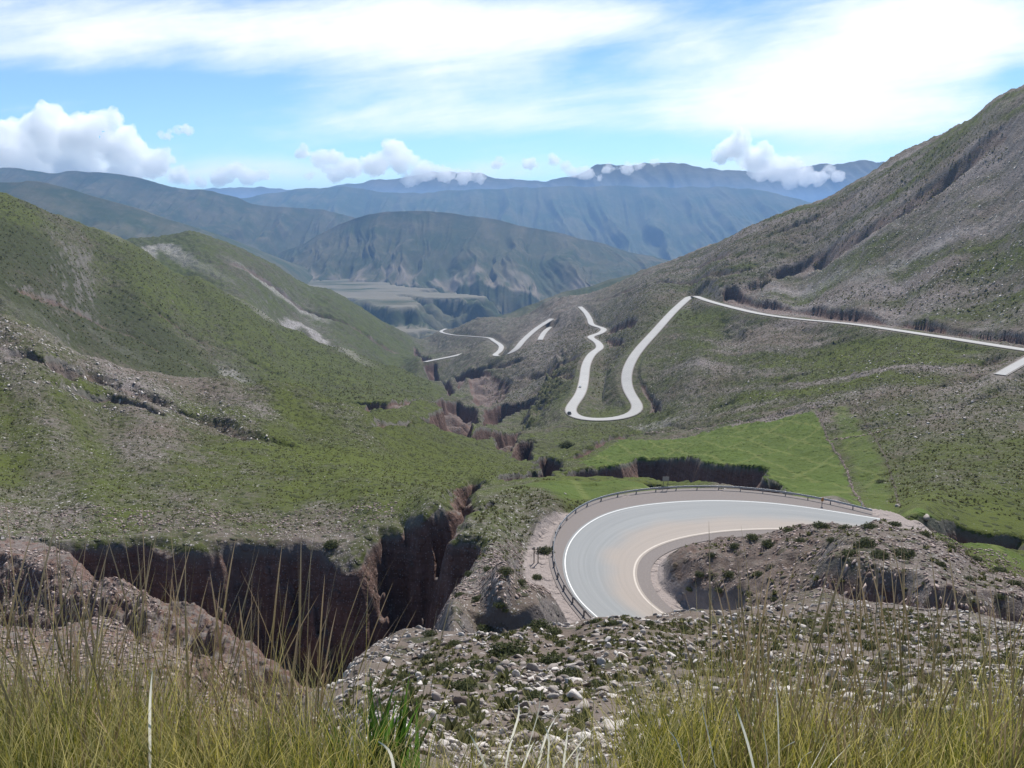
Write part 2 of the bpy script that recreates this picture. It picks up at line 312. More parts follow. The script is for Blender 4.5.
# shallow erosion steps, terrace edges and outcrop bands
def scar(px, depth, w, Y0=100, wr=2):
    P = resample(catmull(np.array([np.r_[hit(u,v,Y0)[:2],0] for u,v in px]), 8), 10)
    for k in range(len(P)-1):
        p, q = P[k], P[k+1]; r = w*1.5+wr*2
        sj, si = win(min(p[0],q[0])-r, max(p[0],q[0])+r, min(p[1],q[1])-r, max(p[1],q[1])+r)
        X = Xg[sj,si]; Y = Yg[sj,si]
        X2 = X+fbm(X/12,Y/12,3,7)*wr; Y2 = Y+fbm(X/12+30,Y/12,3,8)*wr
        e = q-p; t = ((X2-p[0])*e[0]+(Y2-p[1])*e[1])/(e[0]**2+e[1]**2+1e-9); tc = np.clip(t, 0, 1)
        D = np.hypot(X2-p[0]-tc*e[0], Y2-p[1]-tc*e[1])
        fade = min(1, 6*k/len(P)+.1, 6*(len(P)-1-k)/len(P)+.1)
        dep = depth*fade*np.clip(1-D/w, 0, 1)*(.6+.8*sm(gn(X/25,Y/25,77),-.4,.4))*sm(RD[sj,si],1,6)
        SCR[sj,si] = np.maximum(SCR[sj,si], dep)
SCR = np.zeros_like(Zg)
for px, dp, w, Y0 in (
  ([(560,449),(600,437),(640,431),(700,427),(760,418),(800,412),(850,404),(900,396)], 1.6, 2.2, 200),
  ([(686,412),(720,405),(760,392),(800,376),(840,366)], 2.2, 4, 200), ([(800,436),(850,428),(910,414),(960,404),(1030,388)], 1.6, 3, 180),
  ([(905,393),(950,385),(990,375)], 3.5, 5, 200), ([(945,378),(975,368),(1000,357)], 3, 4, 200), ([(870,385),(905,376),(935,368)], 2.5, 4, 200),
  ([(0,340),(20,350),(45,364),(70,374),(90,372),(150,400),(200,420),(250,438),(285,444)], 6.5, 4.6, 120), ([(130,436),(170,440),(210,447)], 3.5, 2.6, 120), ([(75,372),(110,380),(160,400),(175,410)], 5, 4, 120), ([(0,365),(50,380),(110,398),(150,412)], 3.5, 3, 120), ([(340,404),(370,405),(400,404),(430,402)], 6, 5, 300), ([(350,428),(380,424),(420,421)], 2.5, 2.5, 200), ([(120,524),(160,528),(215,530),(260,528),(300,530)], 2.2, 1.8, 100),
  ([(740,292),(800,268),(850,243),(880,222),(915,200),(960,165),(1000,140)], 11, 16, 400), ([(590,302),(640,285),(690,268),(740,258)], 6, 9, 600), ([(620,300),(680,282),(735,272),(780,258)], 6, 8, 500), ([(760,240),(810,222),(850,200)], 7, 12, 600),
  ([(0,285),(60,300),(120,330),(160,350)], 3, 6, 400), ([(120,290),(170,320),(230,350),(280,375)], 3, 6, 400),
  ([(230,262),(280,290),(340,320),(395,352)], 14, 16, 1200), ([(460,400),(500,385),(540,372),(580,356)], 6, 7, 600), ([(480,412),(540,402),(590,385)], 5, 7, 500), ([(455,380),(490,368),(520,362)], 8, 10, 800), ([(545,372),(560,362),(570,352)], 7, 9, 700)):
    scar(px, dp, w, Y0)
Zg -= SCR; CM = np.maximum(CM, np.clip(SCR/3.2, 0, .6))
# ------------------------------------------------------------------ ground cover masks (what grows where, plus cloud shade painted on the left slope)
GSAMP = [ # u, v, green, stones
 (0,340,.25,.9),(60,345,.3,.8),(120,370,.3,.8),(40,370,.35,.7),(170,388,.4,.7),(220,395,.5,.6),(100,395,.5,.6),(60,400,.5,.6),(0,430,.65,.35),(150,430,.55,.45),(100,470,.8,.25),(200,470,.85,.2),(300,480,.8,.25),(400,440,1,.15),(430,460,1,.2),(350,500,.75,.3),(200,515,.55,.5),(50,515,.45,.6),(330,520,.35,.7),(300,430,.8,.3),(250,400,.5,.5),(380,410,.9,.3),(350,430,.8,.35),(450,490,.75,.3),
 (0,215,1.,.1),(25,235,.9,.1),(0,245,.7,.2),(60,260,.5,.2),(100,320,.35,.25),(20,270,.35,.35),(140,330,.4,.3),(60,300,.3,.3),(150,290,.9,.15),(170,350,.5,.4),(230,370,.55,.4),(250,330,.85,.15),(300,360,.85,.15),(350,375,.85,.15),(410,385,.8,.2),(300,325,.5,.6),(120,250,.8,.2),
 (200,250,.8,.2),(230,270,.6,.3),(280,300,.7,.2),(340,310,.75,.2),(390,350,.75,.2),
 (460,330,.4,.3),(500,325,.35,.3),(550,320,.2,.5),(480,370,.45,.4),(520,390,.3,.5),(560,350,.2,.6),(550,400,.75,.3),(560,380,.4,.5),(610,360,.5,.4),(610,390,.5,.4),(540,430,.6,.5),(600,430,.75,.3),(580,440,.8,.3),
 (640,340,.6,.3),(670,350,.55,.5),(700,370,.35,.7),(740,340,.4,.6),(700,330,.8,.3),(670,400,.5,.5),(740,390,.55,.5),(800,350,.5,.5),(850,370,.6,.45),(850,350,.7,.4),(900,360,.35,.6),(950,400,.35,.7),(900,410,.55,.5),(1000,420,.5,.5),(980,360,.3,.6),
 (900,440,.6,.45),(950,460,.7,.4),(1000,470,.75,.35),(900,490,.8,.3),(960,500,.75,.3),(1000,520,.95,.2),(940,530,.8,.3),(870,460,.85,.25),(800,400,.6,.4),(720,410,.6,.4),(650,420,.7,.3),(780,420,.4,.6),
 (700,280,.5,.4),(760,280,.25,.8),(800,290,.15,.9),(850,280,.2,.9),(900,290,.3,.8),(950,280,.25,.85),(1000,300,.45,.6),(1000,250,.2,.9),(950,230,.1,1),(1000,180,.1,1),(900,250,.15,1),(860,240,.1,1),(880,300,.15,.9),(1000,140,.4,.6),(980,270,.5,.5),
 (940,150,.55,.3),(900,170,.5,.3),(860,200,.45,.4),(800,225,.35,.5),(760,245,.35,.5),(700,265,.3,.5),(650,280,.3,.5),(620,295,.4,.4),(740,265,.55,.3),
 (520,490,.7,.45),(490,515,.6,.5),(540,510,.45,.6),(570,490,1.1,.2),(640,490,1.2,.1),(540,540,.25,.7),(500,560,.3,.7),(480,600,.2,.8),(560,580,.1,.9),(500,620,.25,.8),
 (800,530,.2,.9),(880,530,.25,.9),(950,560,.2,.9),(700,560,.2,.7),(720,590,.15,.8),(1000,590,.2,.9),(850,540,.4,.7)]
gp = []
for u, v, g, s in GSAMP:
    h = hit(u, v, 60); gp.append((h[0]/h[1]*SA, math.log(h[1])*1.3, g, s))
for u in (-100,100,300,500,700,900,1150):
    for Y, g, s in ((3,.5,.6),(10,.2,1.3),(25,.15,1.3),(45,.15,1.3)):
        a, _ = at(u, 650); gp.append((a*SA, math.log(Y)*1.3, g, s))
gp = np.array(gp)
gG = np.zeros(QA.size); gS = np.zeros(QA.size); qq = np.c_[QA.ravel(), QL.ravel()*1.3]
for i in range(0, len(qq), 20000):
    d2 = ((qq[i:i+20000,None,:]-gp[None,:,:2])**2).sum(2); w = 1/(d2+.01)**2.2; w /= w.sum(1)[:,None]
    gG[i:i+20000] = w@gp[:,2]; gS[i:i+20000] = w@gp[:,3]
gG = gG.reshape(QA.shape); gS = gS.reshape(QA.shape)
GREEN = bil(gG, A, L); STONE = bil(gS, A, L)
al_ = Xg*.43-Yg*.9; ac_ = Xg*.9+Yg*.43
band = fbm(ac_/30, al_/190, 4, 700); wR = sm(A, .12, .3)*sm(Yg, 230, 380)
STONE = STONE + band*.55*wR; GREEN = GREEN - band*.75*wR
bl_ = fbm((Xg*.8+Yg*.6)/26, (-Xg*.6+Yg*.8)/150, 4, 710); wL = sm(-A, .1, .25)*sm(Yg, 130, 200)*(.25+.75*sm(Yg, 460, 380))
STONE = STONE + bl_*.4*wL; GREEN = GREEN - bl_*.35*wL
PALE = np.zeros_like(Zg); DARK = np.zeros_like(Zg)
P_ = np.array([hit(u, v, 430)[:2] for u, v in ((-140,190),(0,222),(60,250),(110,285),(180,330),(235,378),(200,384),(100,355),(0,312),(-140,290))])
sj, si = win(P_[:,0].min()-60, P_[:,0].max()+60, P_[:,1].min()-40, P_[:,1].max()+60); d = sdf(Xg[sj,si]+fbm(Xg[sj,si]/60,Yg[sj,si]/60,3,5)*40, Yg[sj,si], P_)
DARK[sj,si] = sm(d, -30, 35)*(Yg[sj,si] > 400); GREEN = GREEN + DARK*.35; STONE = STONE*(1-.5*DARK)  # deep olive cover that also paints soft cloud shade onto the big left slope
def streak(px, w, val, Y0, wr=6):
    P = resample(catmull(np.array([np.r_[hit(u,v,Y0)[:2],0] for u,v in px]), 8), 14)
    for k in range(len(P)-1):
        p, q = P[k], P[k+1]; r = w*1.6+wr*2
        sj, si = win(min(p[0],q[0])-r, max(p[0],q[0])+r, min(p[1],q[1])-r, max(p[1],q[1])+r); X = Xg[sj,si]; Y = Yg[sj,si]
        X2 = X+fbm(X/18,Y/18,3,7)*wr; Y2 = Y+fbm(X/18+30,Y/18,3,8)*wr; e = q-p
        t = np.clip(((X2-p[0])*e[0]+(Y2-p[1])*e[1])/(e[0]**2+e[1]**2+1e-9), 0, 1); D = np.hypot(X2-p[0]-t*e[0], Y2-p[1]-t*e[1])
        PALE[sj,si] = np.maximum(PALE[sj,si], val*sm(D, w, w*.35)*min(1, 4*k/len(P)+.25, 4*(len(P)-1-k)/len(P)+.1))
streak([(238,298),(262,312),(290,325),(320,340),(352,354),(372,362)], 16, 1, 600)
streak([(108,234),(150,248),(190,262),(228,280)], 22, .8, 600); streak([(236,262),(262,280),(290,300),(320,318)], 34, .8, 1300)
streak([(0,300),(20,312),(50,325)], 14, .4, 350); streak([(95,330),(120,345),(140,358)], 12, .5, 400); streak([(225,362),(235,378)], 10, .6, 400)
streak([(840,285),(880,270),(930,245),(985,225)], 11, .55, 300); streak([(735,300),(780,290),(850,270)], 10, .5, 300); streak([(690,418),(660,424),(640,426)], 8, .5, 300)
FIELD = np.zeros_like(Zg)
def field(P, val, soft=1.5):
    P = poly(P, 120)
    sj, si = win(P[:,0].min()-6, P[:,0].max()+6, P[:,1].min()-6, P[:,1].max()+6)
    X = Xg[sj,si]; Y = Yg[sj,si]; d = sdf(X+fbm(X/8,Y/8,2,3)*1.5, Y+fbm(X/8+9,Y/8,2,4)*1.5, P)
    FIELD[sj,si] = np.maximum(FIELD[sj,si], val*sm(d, -soft, soft))
field([(580,462),(600,450),(625,440),(700,432),(760,422),(814,414),(830,440),(850,480),(862,508),(800,500),(770,480),(740,466),(690,458),(640,458),(600,468)], .9)
field([(520,486),(560,480),(640,482),(690,490),(640,492),(600,498),(560,498)], .6, 4)
field([(830,412),(850,406),(870,430),(890,470),(900,512),(868,508),(850,470)], .45, 3)
field([(900,515),(940,522),(1000,545),(1040,560),(1040,570),(1000,560),(960,545),(930,535)], .7, 2)

# ------------------------------------------------------------------ mesh helpers
def attr(me, name, arr):
    at_ = me.attributes.new(name, 'FLOAT', 'POINT'); at_.data.foreach_set('value', np.ascontiguousarray(arr, dtype=np.float32).ravel())
def grid_mesh(name, X, Y, Z, attrs, mat, smooth=True, flip=False):
    nr, nc = X.shape; me = bpy.data.meshes.new(name)
    co = np.stack([X, Y, Z], -1).astype(np.float32)
    me.vertices.add(nr*nc); me.vertices.foreach_set('co', co.ravel())
    idx = np.arange(nr*nc).reshape(nr, nc)
    q = np.stack([idx[:-1,:-1], idx[:-1,1:], idx[1:,1:], idx[1:,:-1]], -1).reshape(-1, 4)
    if flip: q = q[:, ::-1]
    n = len(q); me.loops.add(n*4); me.loops.foreach_set('vertex_index', q.astype(np.int32).ravel())
    me.polygons.add(n); me.polygons.foreach_set('loop_start', np.arange(0, n*4, 4, dtype=np.int32))
    me.update(calc_edges=True)
    if smooth: me.polygons.foreach_set('use_smooth', np.ones(n, bool))
    for k, v in attrs.items(): attr(me, k, v)
    me.materials.append(mat); ob = bpy.data.objects.new(name, me); COL.objects.link(ob); return ob
def soup(name, co, faces, mat, attrs=None, smooth=False, parent=None, mats=None):
    """co (n,3), faces (m,k) all same k"""
    me = bpy.data.meshes.new(name); co = np.ascontiguousarray(co, dtype=np.float32); faces = np.ascontiguousarray(faces, dtype=np.int32)
    me.vertices.add(len(co)); me.vertices.foreach_set('co', co.ravel())
    k = faces.shape[1]; n = len(faces)
    me.loops.add(n*k); me.loops.foreach_set('vertex_index', faces.ravel())
    me.polygons.add(n); me.polygons.foreach_set('loop_start', np.arange(0, n*k, k, dtype=np.int32))
    me.update(calc_edges=True)
    if smooth: me.polygons.foreach_set('use_smooth', np.ones(n, bool))
    if attrs:
        for kk, v in attrs.items(): attr(me, kk, v)
    me.materials.append(mat); ob = bpy.data.objects.new(name, me); COL.objects.link(ob)
    if parent is not None: ob.parent = parent
    return ob
def tag(o, label=None, cat=None, group=None, kind=None):
    if label: o['label'] = label
    if cat: o['category'] = cat
    if group: o['group'] = group
    if kind: o['kind'] = kind
    return o
def empty(name, loc, rz=0):
    o = bpy.data.objects.new(name, None); o.location = loc; o.rotation_euler = (0,0,rz); COL.objects.link(o); return o

# ------------------------------------------------------------------ materials
class NT:
    def __init__(s, name):
        s.m = bpy.data.materials.new(name); s.m.use_nodes = True; s.t = s.m.node_tree; s.t.nodes.clear()
        s.out = s.t.nodes.new('ShaderNodeOutputMaterial')
    def n(s, ty, **k):
        nd = s.t.nodes.new('ShaderNode'+ty)
        for a, b in k.items(): setattr(nd, a, b)
        return nd
    def l(s, a, b): s.t.links.new(a, b)
    def set(s, sock, v):
        if isinstance(v, bpy.types.NodeSocket): s.l(v, sock)
        elif isinstance(v, tuple) and len(v) == 3 and sock.type == 'RGBA': sock.default_value = (*v, 1)
        else: sock.default_value = v
    def attr(s, name): return s.n('Attribute', attribute_name=name).outputs['Fac']
    def pos(s): return s.n('NewGeometry').outputs['Position']
    def map(s, vec, sc): 
        m = s.n('Mapping'); s.l(vec, m.inputs[0]); m.inputs['Scale'].default_value = sc; return m.outputs[0]
    def noise(s, vec, scale, det=4, rough=.55, dist=0):
        nd = s.n('TexNoise'); s.l(vec, nd.inputs['Vector']); nd.inputs['Scale'].default_value = scale; nd.inputs['Detail'].default_value = det
        nd.inputs['Roughness'].default_value = rough; nd.inputs['Distortion'].default_value = dist; return nd.outputs['Fac']
    def vor(s, vec, scale, out='Distance', feature='F1', rnd=1):
        nd = s.n('TexVoronoi', feature=feature); s.l(vec, nd.inputs['Vector']); nd.inputs['Scale'].default_value = scale; nd.inputs['Randomness'].default_value = rnd; return nd.outputs[out]
    def math(s, op, a, b=0, c=None, clamp=False):
        nd = s.n('Math', operation=op, use_clamp=clamp); s.set(nd.inputs[0], a); s.set(nd.inputs[1], b)
        if c is not None: s.set(nd.inputs[2], c)
        return nd.outputs[0]
    def ss(s, x, a, b, lo=0., hi=1.):
        nd = s.n('MapRange', interpolation_type='SMOOTHSTEP'); s.set(nd.inputs[0], x); s.set(nd.inputs[1], a); s.set(nd.inputs[2], b); s.set(nd.inputs[3], lo); s.set(nd.inputs[4], hi); return nd.outputs[0]
    def lin(s, x, a, b, lo=0., hi=1.):
        nd = s.n('MapRange'); s.set(nd.inputs[0], x); s.set(nd.inputs[1], a); s.set(nd.inputs[2], b); s.set(nd.inputs[3], lo); s.set(nd.inputs[4], hi); return nd.outputs[0]
    def mix(s, f, a, b):
        nd = s.n('Mix', data_type='RGBA'); s.set(nd.inputs[0], f); s.set(nd.inputs[6], a); s.set(nd.inputs[7], b); return nd.outputs[2]
    def bump(s, h, st, dist=1.):
        nd = s.n('Bump'); nd.inputs['Strength'].default_value = st; nd.inputs['Distance'].default_value = dist; s.set(nd.inputs['Height'], h); return nd.outputs[0]
    def bsdf(s, col, rough=.9, normal=None, spec=.2, **k):
        b = s.n('BsdfPrincipled'); s.set(b.inputs['Base Color'], col); s.set(b.inputs['Roughness'], rough); b.inputs['Specular IOR Level'].default_value = spec
        if normal is not None: s.l(normal, b.inputs['Normal'])
        for a, v in k.items(): s.set(b.inputs[a.replace('_',' ')], v)
        s.l(b.outputs[0], s.out.inputs[0]); return b

def terrain_mat():
    s = NT('terrain_ground'); P = s.pos()
    green = s.attr('green'); stone = s.attr('stone'); fld = s.attr('field'); carve = s.attr('carve'); dust = s.attr('dust')
    nz = s.n('SeparateXYZ'); s.l(s.n('NewGeometry').outputs['Normal'], nz.inputs[0]); nz = nz.outputs[2]
    n1 = s.noise(P, .9, 5, .65); n2 = s.noise(P, .13, 5, .6); n3 = s.noise(P, .018, 5, .6); n0 = s.noise(P, 4.5, 4, .7)
    soil = s.mix(n1, (.075,.058,.046), (.185,.148,.125))
    soil = s.mix(s.ss(n3, .35, .65), soil, s.mix(n0, (.12,.10,.097), (.29,.25,.24)))
    # grass
    gdark = s.mix(n0, (.028,.034,.014), (.075,.08,.034)); gbright = s.mix(n0, (.046,.06,.014), (.105,.12,.028))
    gcol = s.mix(s.ss(s.math('ADD', s.math('MULTIPLY', n2, .6), s.math('ADD', s.math('MULTIPLY', n3, .7), s.math('MULTIPLY', green, .55))), .8, 1.3), gdark, gbright)
    gcol = s.mix(s.math('MULTIPLY', s.attr('dark'), .85), gcol, s.mix(n0, (.022,.027,.013), (.055,.06,.028)))  # darker olive here carries the left slope's cloud shade in its colour
    cov = s.math('ADD', s.math('MULTIPLY', n1, .75), s.math('ADD', s.math('MULTIPLY', n2, .55), s.math('MULTIPLY', n3, .5)))
    thr = s.math('SUBTRACT', 1.12, s.math('MULTIPLY', green, .56))
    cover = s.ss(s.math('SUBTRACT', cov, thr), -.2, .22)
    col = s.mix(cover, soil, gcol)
    # tussocks: dark round dots
    wob = s.n('VectorMath', operation='ADD'); s.l(P, wob.inputs[0])
    nn = s.n('TexNoise'); s.l(P, nn.inputs['Vector']); nn.inputs['Scale'].default_value = 1.5
    sc_ = s.n('VectorMath', operation='SCALE'); s.l(nn.outputs['Color'], sc_.inputs[0]); sc_.inputs['Scale'].default_value = .5; s.l(sc_.outputs[0], wob.inputs[1])
    v1 = s.vor(wob.outputs[0], .55); v2 = s.vor(wob.outputs[0], .95); vc = s.n('SeparateColor'); s.l(s.vor(wob.outputs[0], .55, 'Color'), vc.inputs[0])
    dots = s.math('MULTIPLY', s.ss(v1, .46, .28), s.ss(vc.outputs[0], .25, .5))
    col = s.mix(s.math('MULTIPLY', dots, .75), col, s.mix(n0, (.02,.026,.012), (.06,.065,.03)))
    c3 = s.noise(P, .33, 5, .75); c4 = s.noise(P, .075, 5, .75)
    far = s.math('MULTIPLY', s.ss(s.attr('dist'), 150, 450), s.ss(stone, 1.1, .3, .35, 1.))
    col = s.mix(s.math('MULTIPLY', far, s.math('MULTIPLY', s.ss(c3, .5, .62), .75)), col, (.035,.036,.022))
    col = s.mix(s.math('MULTIPLY', far, s.math('MULTIPLY', s.ss(c4, .54, .68), .5)), col, (.045,.043,.032))
    # stones
    st1 = s.vor(P, 1.15); st2 = s.vor(P, 3.1); c1 = s.n('SeparateColor'); s.l(s.vor(P, 1.15, 'Color'), c1.inputs[0]); c2 = s.n('SeparateColor'); s.l(s.vor(P, 3.1, 'Color'), c2.inputs[0])
    big = s.noise(P, .03, 4, .7)
    dens = s.math('MULTIPLY', stone, s.ss(big, .32, .62, .15, 1.15))
    f1 = s.math('MULTIPLY', s.ss(st1, .34, .22), s.ss(c1.outputs[0], s.math('SUBTRACT', 1.12, s.math('MULTIPLY', dens, .62)), s.math('SUBTRACT', 1.17, s.math('MULTIPLY', dens, .62))))
    f2 = s.math('MULTIPLY', s.ss(st2, .4, .28), s.ss(c2.outputs[0], s.math('SUBTRACT', 1.05, s.math('MULTIPLY', dens, .75)), s.math('SUBTRACT', 1.1, s.math('MULTIPLY', dens, .75))))
    rcol = s.mix(c1.outputs[1], (.20,.175,.165), (.46,.43,.41))
    col = s.mix(s.math('MULTIPLY', f2, .8), col, rcol); col = s.mix(s.math('MULTIPLY', f1, .9), col, rcol)
    col = s.mix(s.math('MULTIPLY', s.attr('pale'), s.ss(s.noise(P, .5, 5, .8), .38, .58)), col, s.mix(n0, (.20,.18,.175), (.46,.43,.42)))
    # cultivated field
    fn = s.mix(s.noise(P, .25, 3), (.045,.07,.017), (.098,.122,.03)); fn = s.mix(s.ss(s.noise(P, .06, 3), .4, .65), fn, (.075,.105,.024))
    mp = s.n('Mapping'); s.l(P, mp.inputs[0]); mp.inputs['Rotation'].default_value = (0,0,R(-12)); mp.inputs['Scale'].default_value = (1/13.,1/80.,0)
    br = s.n('SeparateXYZ'); s.l(mp.outputs[0], br.inputs[0]); fx = s.math('FRACT', s.math('ADD', br.outputs[0], s.math('MULTIPLY', s.noise(P, .02, 2), .22)))
    ln = s.ss(s.math('ABSOLUTE', s.math('SUBTRACT', fx, .5)), .09, .02)
    mp2 = s.math('FRACT', s.math('ADD', s.math('MULTIPLY', br.outputs[1], 2.3), s.math('MULTIPLY', s.noise(P, .03, 2), .25)))
    ln2 = s.ss(s.math('ABSOLUTE', s.math('SUBTRACT', mp2, .5)), .05, .015)
    fn = s.mix(s.math('MULTIPLY', s.math('MAXIMUM', ln, ln2), .38), fn, (.16,.17,.06))
    col = s.mix(s.ss(s.math('ADD', fld, s.math('MULTIPLY', s.math('SUBTRACT', n1, .5), .35)), .2, .6), col, fn)
    col = s.mix(s.math('MULTIPLY', s.ss(s.math('ADD', nz, s.math('MULTIPLY', s.math('SUBTRACT', n1, .5), .3)), .66, .5), .7), col, s.mix(n1, (.09,.08,.075), (.24,.215,.205)))
    # bare earth on steep faces
    strat = s.noise(s.map(P, (.25,.25,1.4)), .6, 4, .6); vert = s.noise(s.map(P, (1.3,1.3,.12)), .8, 4, .6)
    earth = s.mix(strat, (.085,.046,.036), (.18,.11,.088)); earth = s.mix(s.ss(vert, .42, .7), earth, (.19,.125,.105))
    earth = s.mix(s.ss(s.noise(s.map(P, (.05,.05,1.1)), 1.2, 3, .6), .5, .62, 0, .45), earth, (.065,.04,.032)); earth = s.mix(s.math('MULTIPLY', f2, .6), earth, (.34,.29,.27)); earth = s.mix(s.math('MULTIPLY', s.ss(s.noise(P, 2.2, 4, .8), .55, .7), .4), earth, (.04,.03,.024))
    earth = s.mix(s.math('MULTIPLY', s.ss(nz, .6, .85), s.ss(n1, .38, .6)), earth, s.mix(n0, (.075,.06,.055), (.25,.215,.20)))
    steep = s.math('MAXIMUM', 0, s.math('MULTIPLY', s.ss(s.math('ADD', carve, s.math('MULTIPLY', n2, .5)), .6, 1.1), .9))
    col = s.mix(steep, col, earth)
    # gravel verge of the road
    gr = s.mix(n0, (.20,.165,.15), (.36,.31,.285)); col = s.mix(s.ss(s.math('ADD', dust, s.math('MULTIPLY', s.math('SUBTRACT', n1, .5), .6)), .35, .75), col, gr)
    h = s.math('ADD', s.math('MULTIPLY', n0, .12), s.math('ADD', s.math('MULTIPLY', n1, .5), s.math('ADD', s.math('MULTIPLY', dots, .35), s.math('ADD', s.math('MULTIPLY', f1, .25), s.math('MULTIPLY', f2, .12)))))
    s.bsdf(col, .95, s.bump(h, .9, .8), .1); return s.m
M_TERR = terrain_mat()
dust = np.clip(1-RD/2.2, 0, 1)*np.where(RD < 2.2, 1, 0)*np.where(Yg > 300, .35, 1)
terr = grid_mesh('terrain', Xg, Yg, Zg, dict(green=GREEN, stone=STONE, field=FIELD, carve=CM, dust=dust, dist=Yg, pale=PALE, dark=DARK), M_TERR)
tag(terr, kind='structure')

# exact height lookup of the finished terrain
def ground(x, y, G=None):
    G = Zg if G is None else G
    x = np.asarray(x, float); y = np.maximum(np.asarray(y, float), .6); a = x/y; l = np.log(y)
    i = np.clip(np.searchsorted(GA, a)-1, 0, len(GA)-2); j = np.clip(np.searchsorted(GL, l)-1, 0, len(GL)-2)
    p = np.clip((a-GA[i])/(GA[i+1]-GA[i]), 0, 1); q = np.clip((l-GL[j])/(GL[j+1]-GL[j]), 0, 1)
    return G[j,i]*(1-p)*(1-q)+G[j,i+1]*p*(1-q)+G[j+1,i]*(1-p)*q+G[j+1,i+1]*p*q

# ------------------------------------------------------------------ road surfaces
def ribbon(name, Lp, Rp, dz, mat, nlat=8):
    n = len(Lp); u = np.linspace(0, 1, nlat)
    G = Lp[:,None,:]*(1-u)[None,:,None]+Rp[:,None,:]*u[None,:,None]
    s = np.r_[0, np.cumsum(np.linalg.norm(np.diff(.5*(Lp+Rp),axis=0),axis=1))]
    return grid_mesh(name, G[...,0], G[...,1], G[...,2]+dz, dict(lat=np.broadcast_to(u, (n,nlat)), arc=np.broadcast_to(s[:,None], (n,nlat))), mat)
def offs(P, w):
    T = np.gradient(P[:,:2], axis=0); T /= np.linalg.norm(T,axis=1)[:,None]+1e-9
    N = np.c_[-T[:,1], T[:,0]]; Q = P.copy(); Q[:,:2] += N*w; return Q
def road_mat():
    s = NT('pale_dusty_asphalt'); lat = s.attr('lat'); arc = s.attr('arc'); P = s.pos()
    cb = s.n('CombineXYZ'); s.l(s.math('MULTIPLY', lat, 26), cb.inputs[0]); s.l(s.math('MULTIPLY', arc, .035), cb.inputs[1])
    st = s.noise(cb.outputs[0], 1., 4, .6); fine = s.noise(P, 6, 4, .7); pat = s.noise(P, .15, 3, .5)
    grey = s.mix(st, (.165,.17,.17), (.285,.29,.283)); tan = s.mix(st, (.25,.215,.185), (.33,.285,.245))
    f = s.ss(s.math('ADD', lat, s.math('MULTIPLY', s.math('SUBTRACT', pat, .5), .35)), .42, .78)
    c = s.mix(f, grey, tan)
    dk = s.math('MULTIPLY', s.ss(s.math('ABSOLUTE', s.math('SUBTRACT', lat, .215)), .018, .006), .35)
    c = s.mix(dk, c, (.2,.2,.2)); c = s.mix(s.math('MULTIPLY', s.ss(fine, .5, .75), .22), c, (.18,.175,.17))
    s.bsdf(c, .8, s.bump(fine, .15, .02), .25); return s.m
def far_road_mat():
    s = NT('chalky_road_surface'); P = s.pos(); c = s.mix(s.noise(P, .1, 4), (.30,.295,.285), (.40,.39,.375)); s.bsdf(c, .85, None, .2); return s.m
def gravel_mat(name, a, b):
    s = NT(name); P = s.pos(); n = s.noise(P, 3.5, 5, .75); v = s.vor(P, 9); c = s.mix(n, a, b); c = s.mix(s.math('MULTIPLY', s.ss(v, .3, .15), s.ss(n, .5, .7)), c, (.5,.46,.43))
    s.bsdf(c, .95, s.bump(n, .5, .06), .1); return s.m
def plain(name, c, rough=.5, metal=0., bumpsc=None, var=.25):
    s = NT(name); P = s.pos(); n = s.noise(P, bumpsc or 8, 4, .6); c2 = tuple(x*(1-var) for x in c)
    b = s.bsdf(s.mix(n, c2, c), rough, None, .4); b.inputs['Metallic'].default_value = metal; return s.m
M_ROAD = road_mat(); M_FROAD = far_road_mat(); M_SHOULD = gravel_mat('verge_gravel', (.14,.121,.112), (.245,.216,.2)); M_FSH = gravel_mat('pale_verge_gravel', (.19,.17,.155), (.30,.275,.255)); M_LINE = plain('worn_white_paint', (.78,.77,.74), .7, 0, 3, .2)
M_LINE2 = plain('dusty_tan_line', (.56,.49,.42), .8, 0, 1.5, .3)
so = offs(bo, 0); 
# outer verge reaches the rail, inner verge is narrower
dirv = bo-bi; dirv /= np.linalg.norm(dirv,axis=1)[:,None]
rl = np.array([raill[np.argmin(np.hypot(raill[:,0]-q[0], raill[:,1]-q[1]))] for q in bo]); rl = smooth(rl+dirv*.9, 6)
tag(ribbon('road_shoulder', rl, bi-dirv*2.6, .0, M_SHOULD, 6), kind='structure')
tag(ribbon('road', bo+dirv*.35, bi-dirv*.35, .03, M_ROAD, 14), kind='structure')
tag(ribbon('road_edge_line', bo+dirv*.0, bo-dirv*.17, .036, M_LINE, 2), kind='structure')
tag(ribbon('road_edge_line', bi+dirv*.28, bi-dirv*.0, .036, M_LINE2, 2), kind='structure')
for P, w, nm in ((road_b, 3.5, 'road'), (road_c, 1.8, 'road'), (road_d, 3.8, 'road'), (road_f, 3.6, 'road'), (road_e, 3.6, 'road')):
    P = smooth(resample(P, 4), 3); lift = .06+.0004*P[:,1:2]; Pz = P.copy(); Pz[:,2:3] += lift
    sh = P.copy(); sh[:,2:3] += lift*.5
    tag(ribbon('road_shoulder', offs(sh, w+.6), offs(sh, -w-.6), 0, M_FSH, 3), kind='structure')
    tag(ribbon(nm, offs(Pz, w), offs(Pz, -w), 0, M_FROAD, 3), kind='structure')



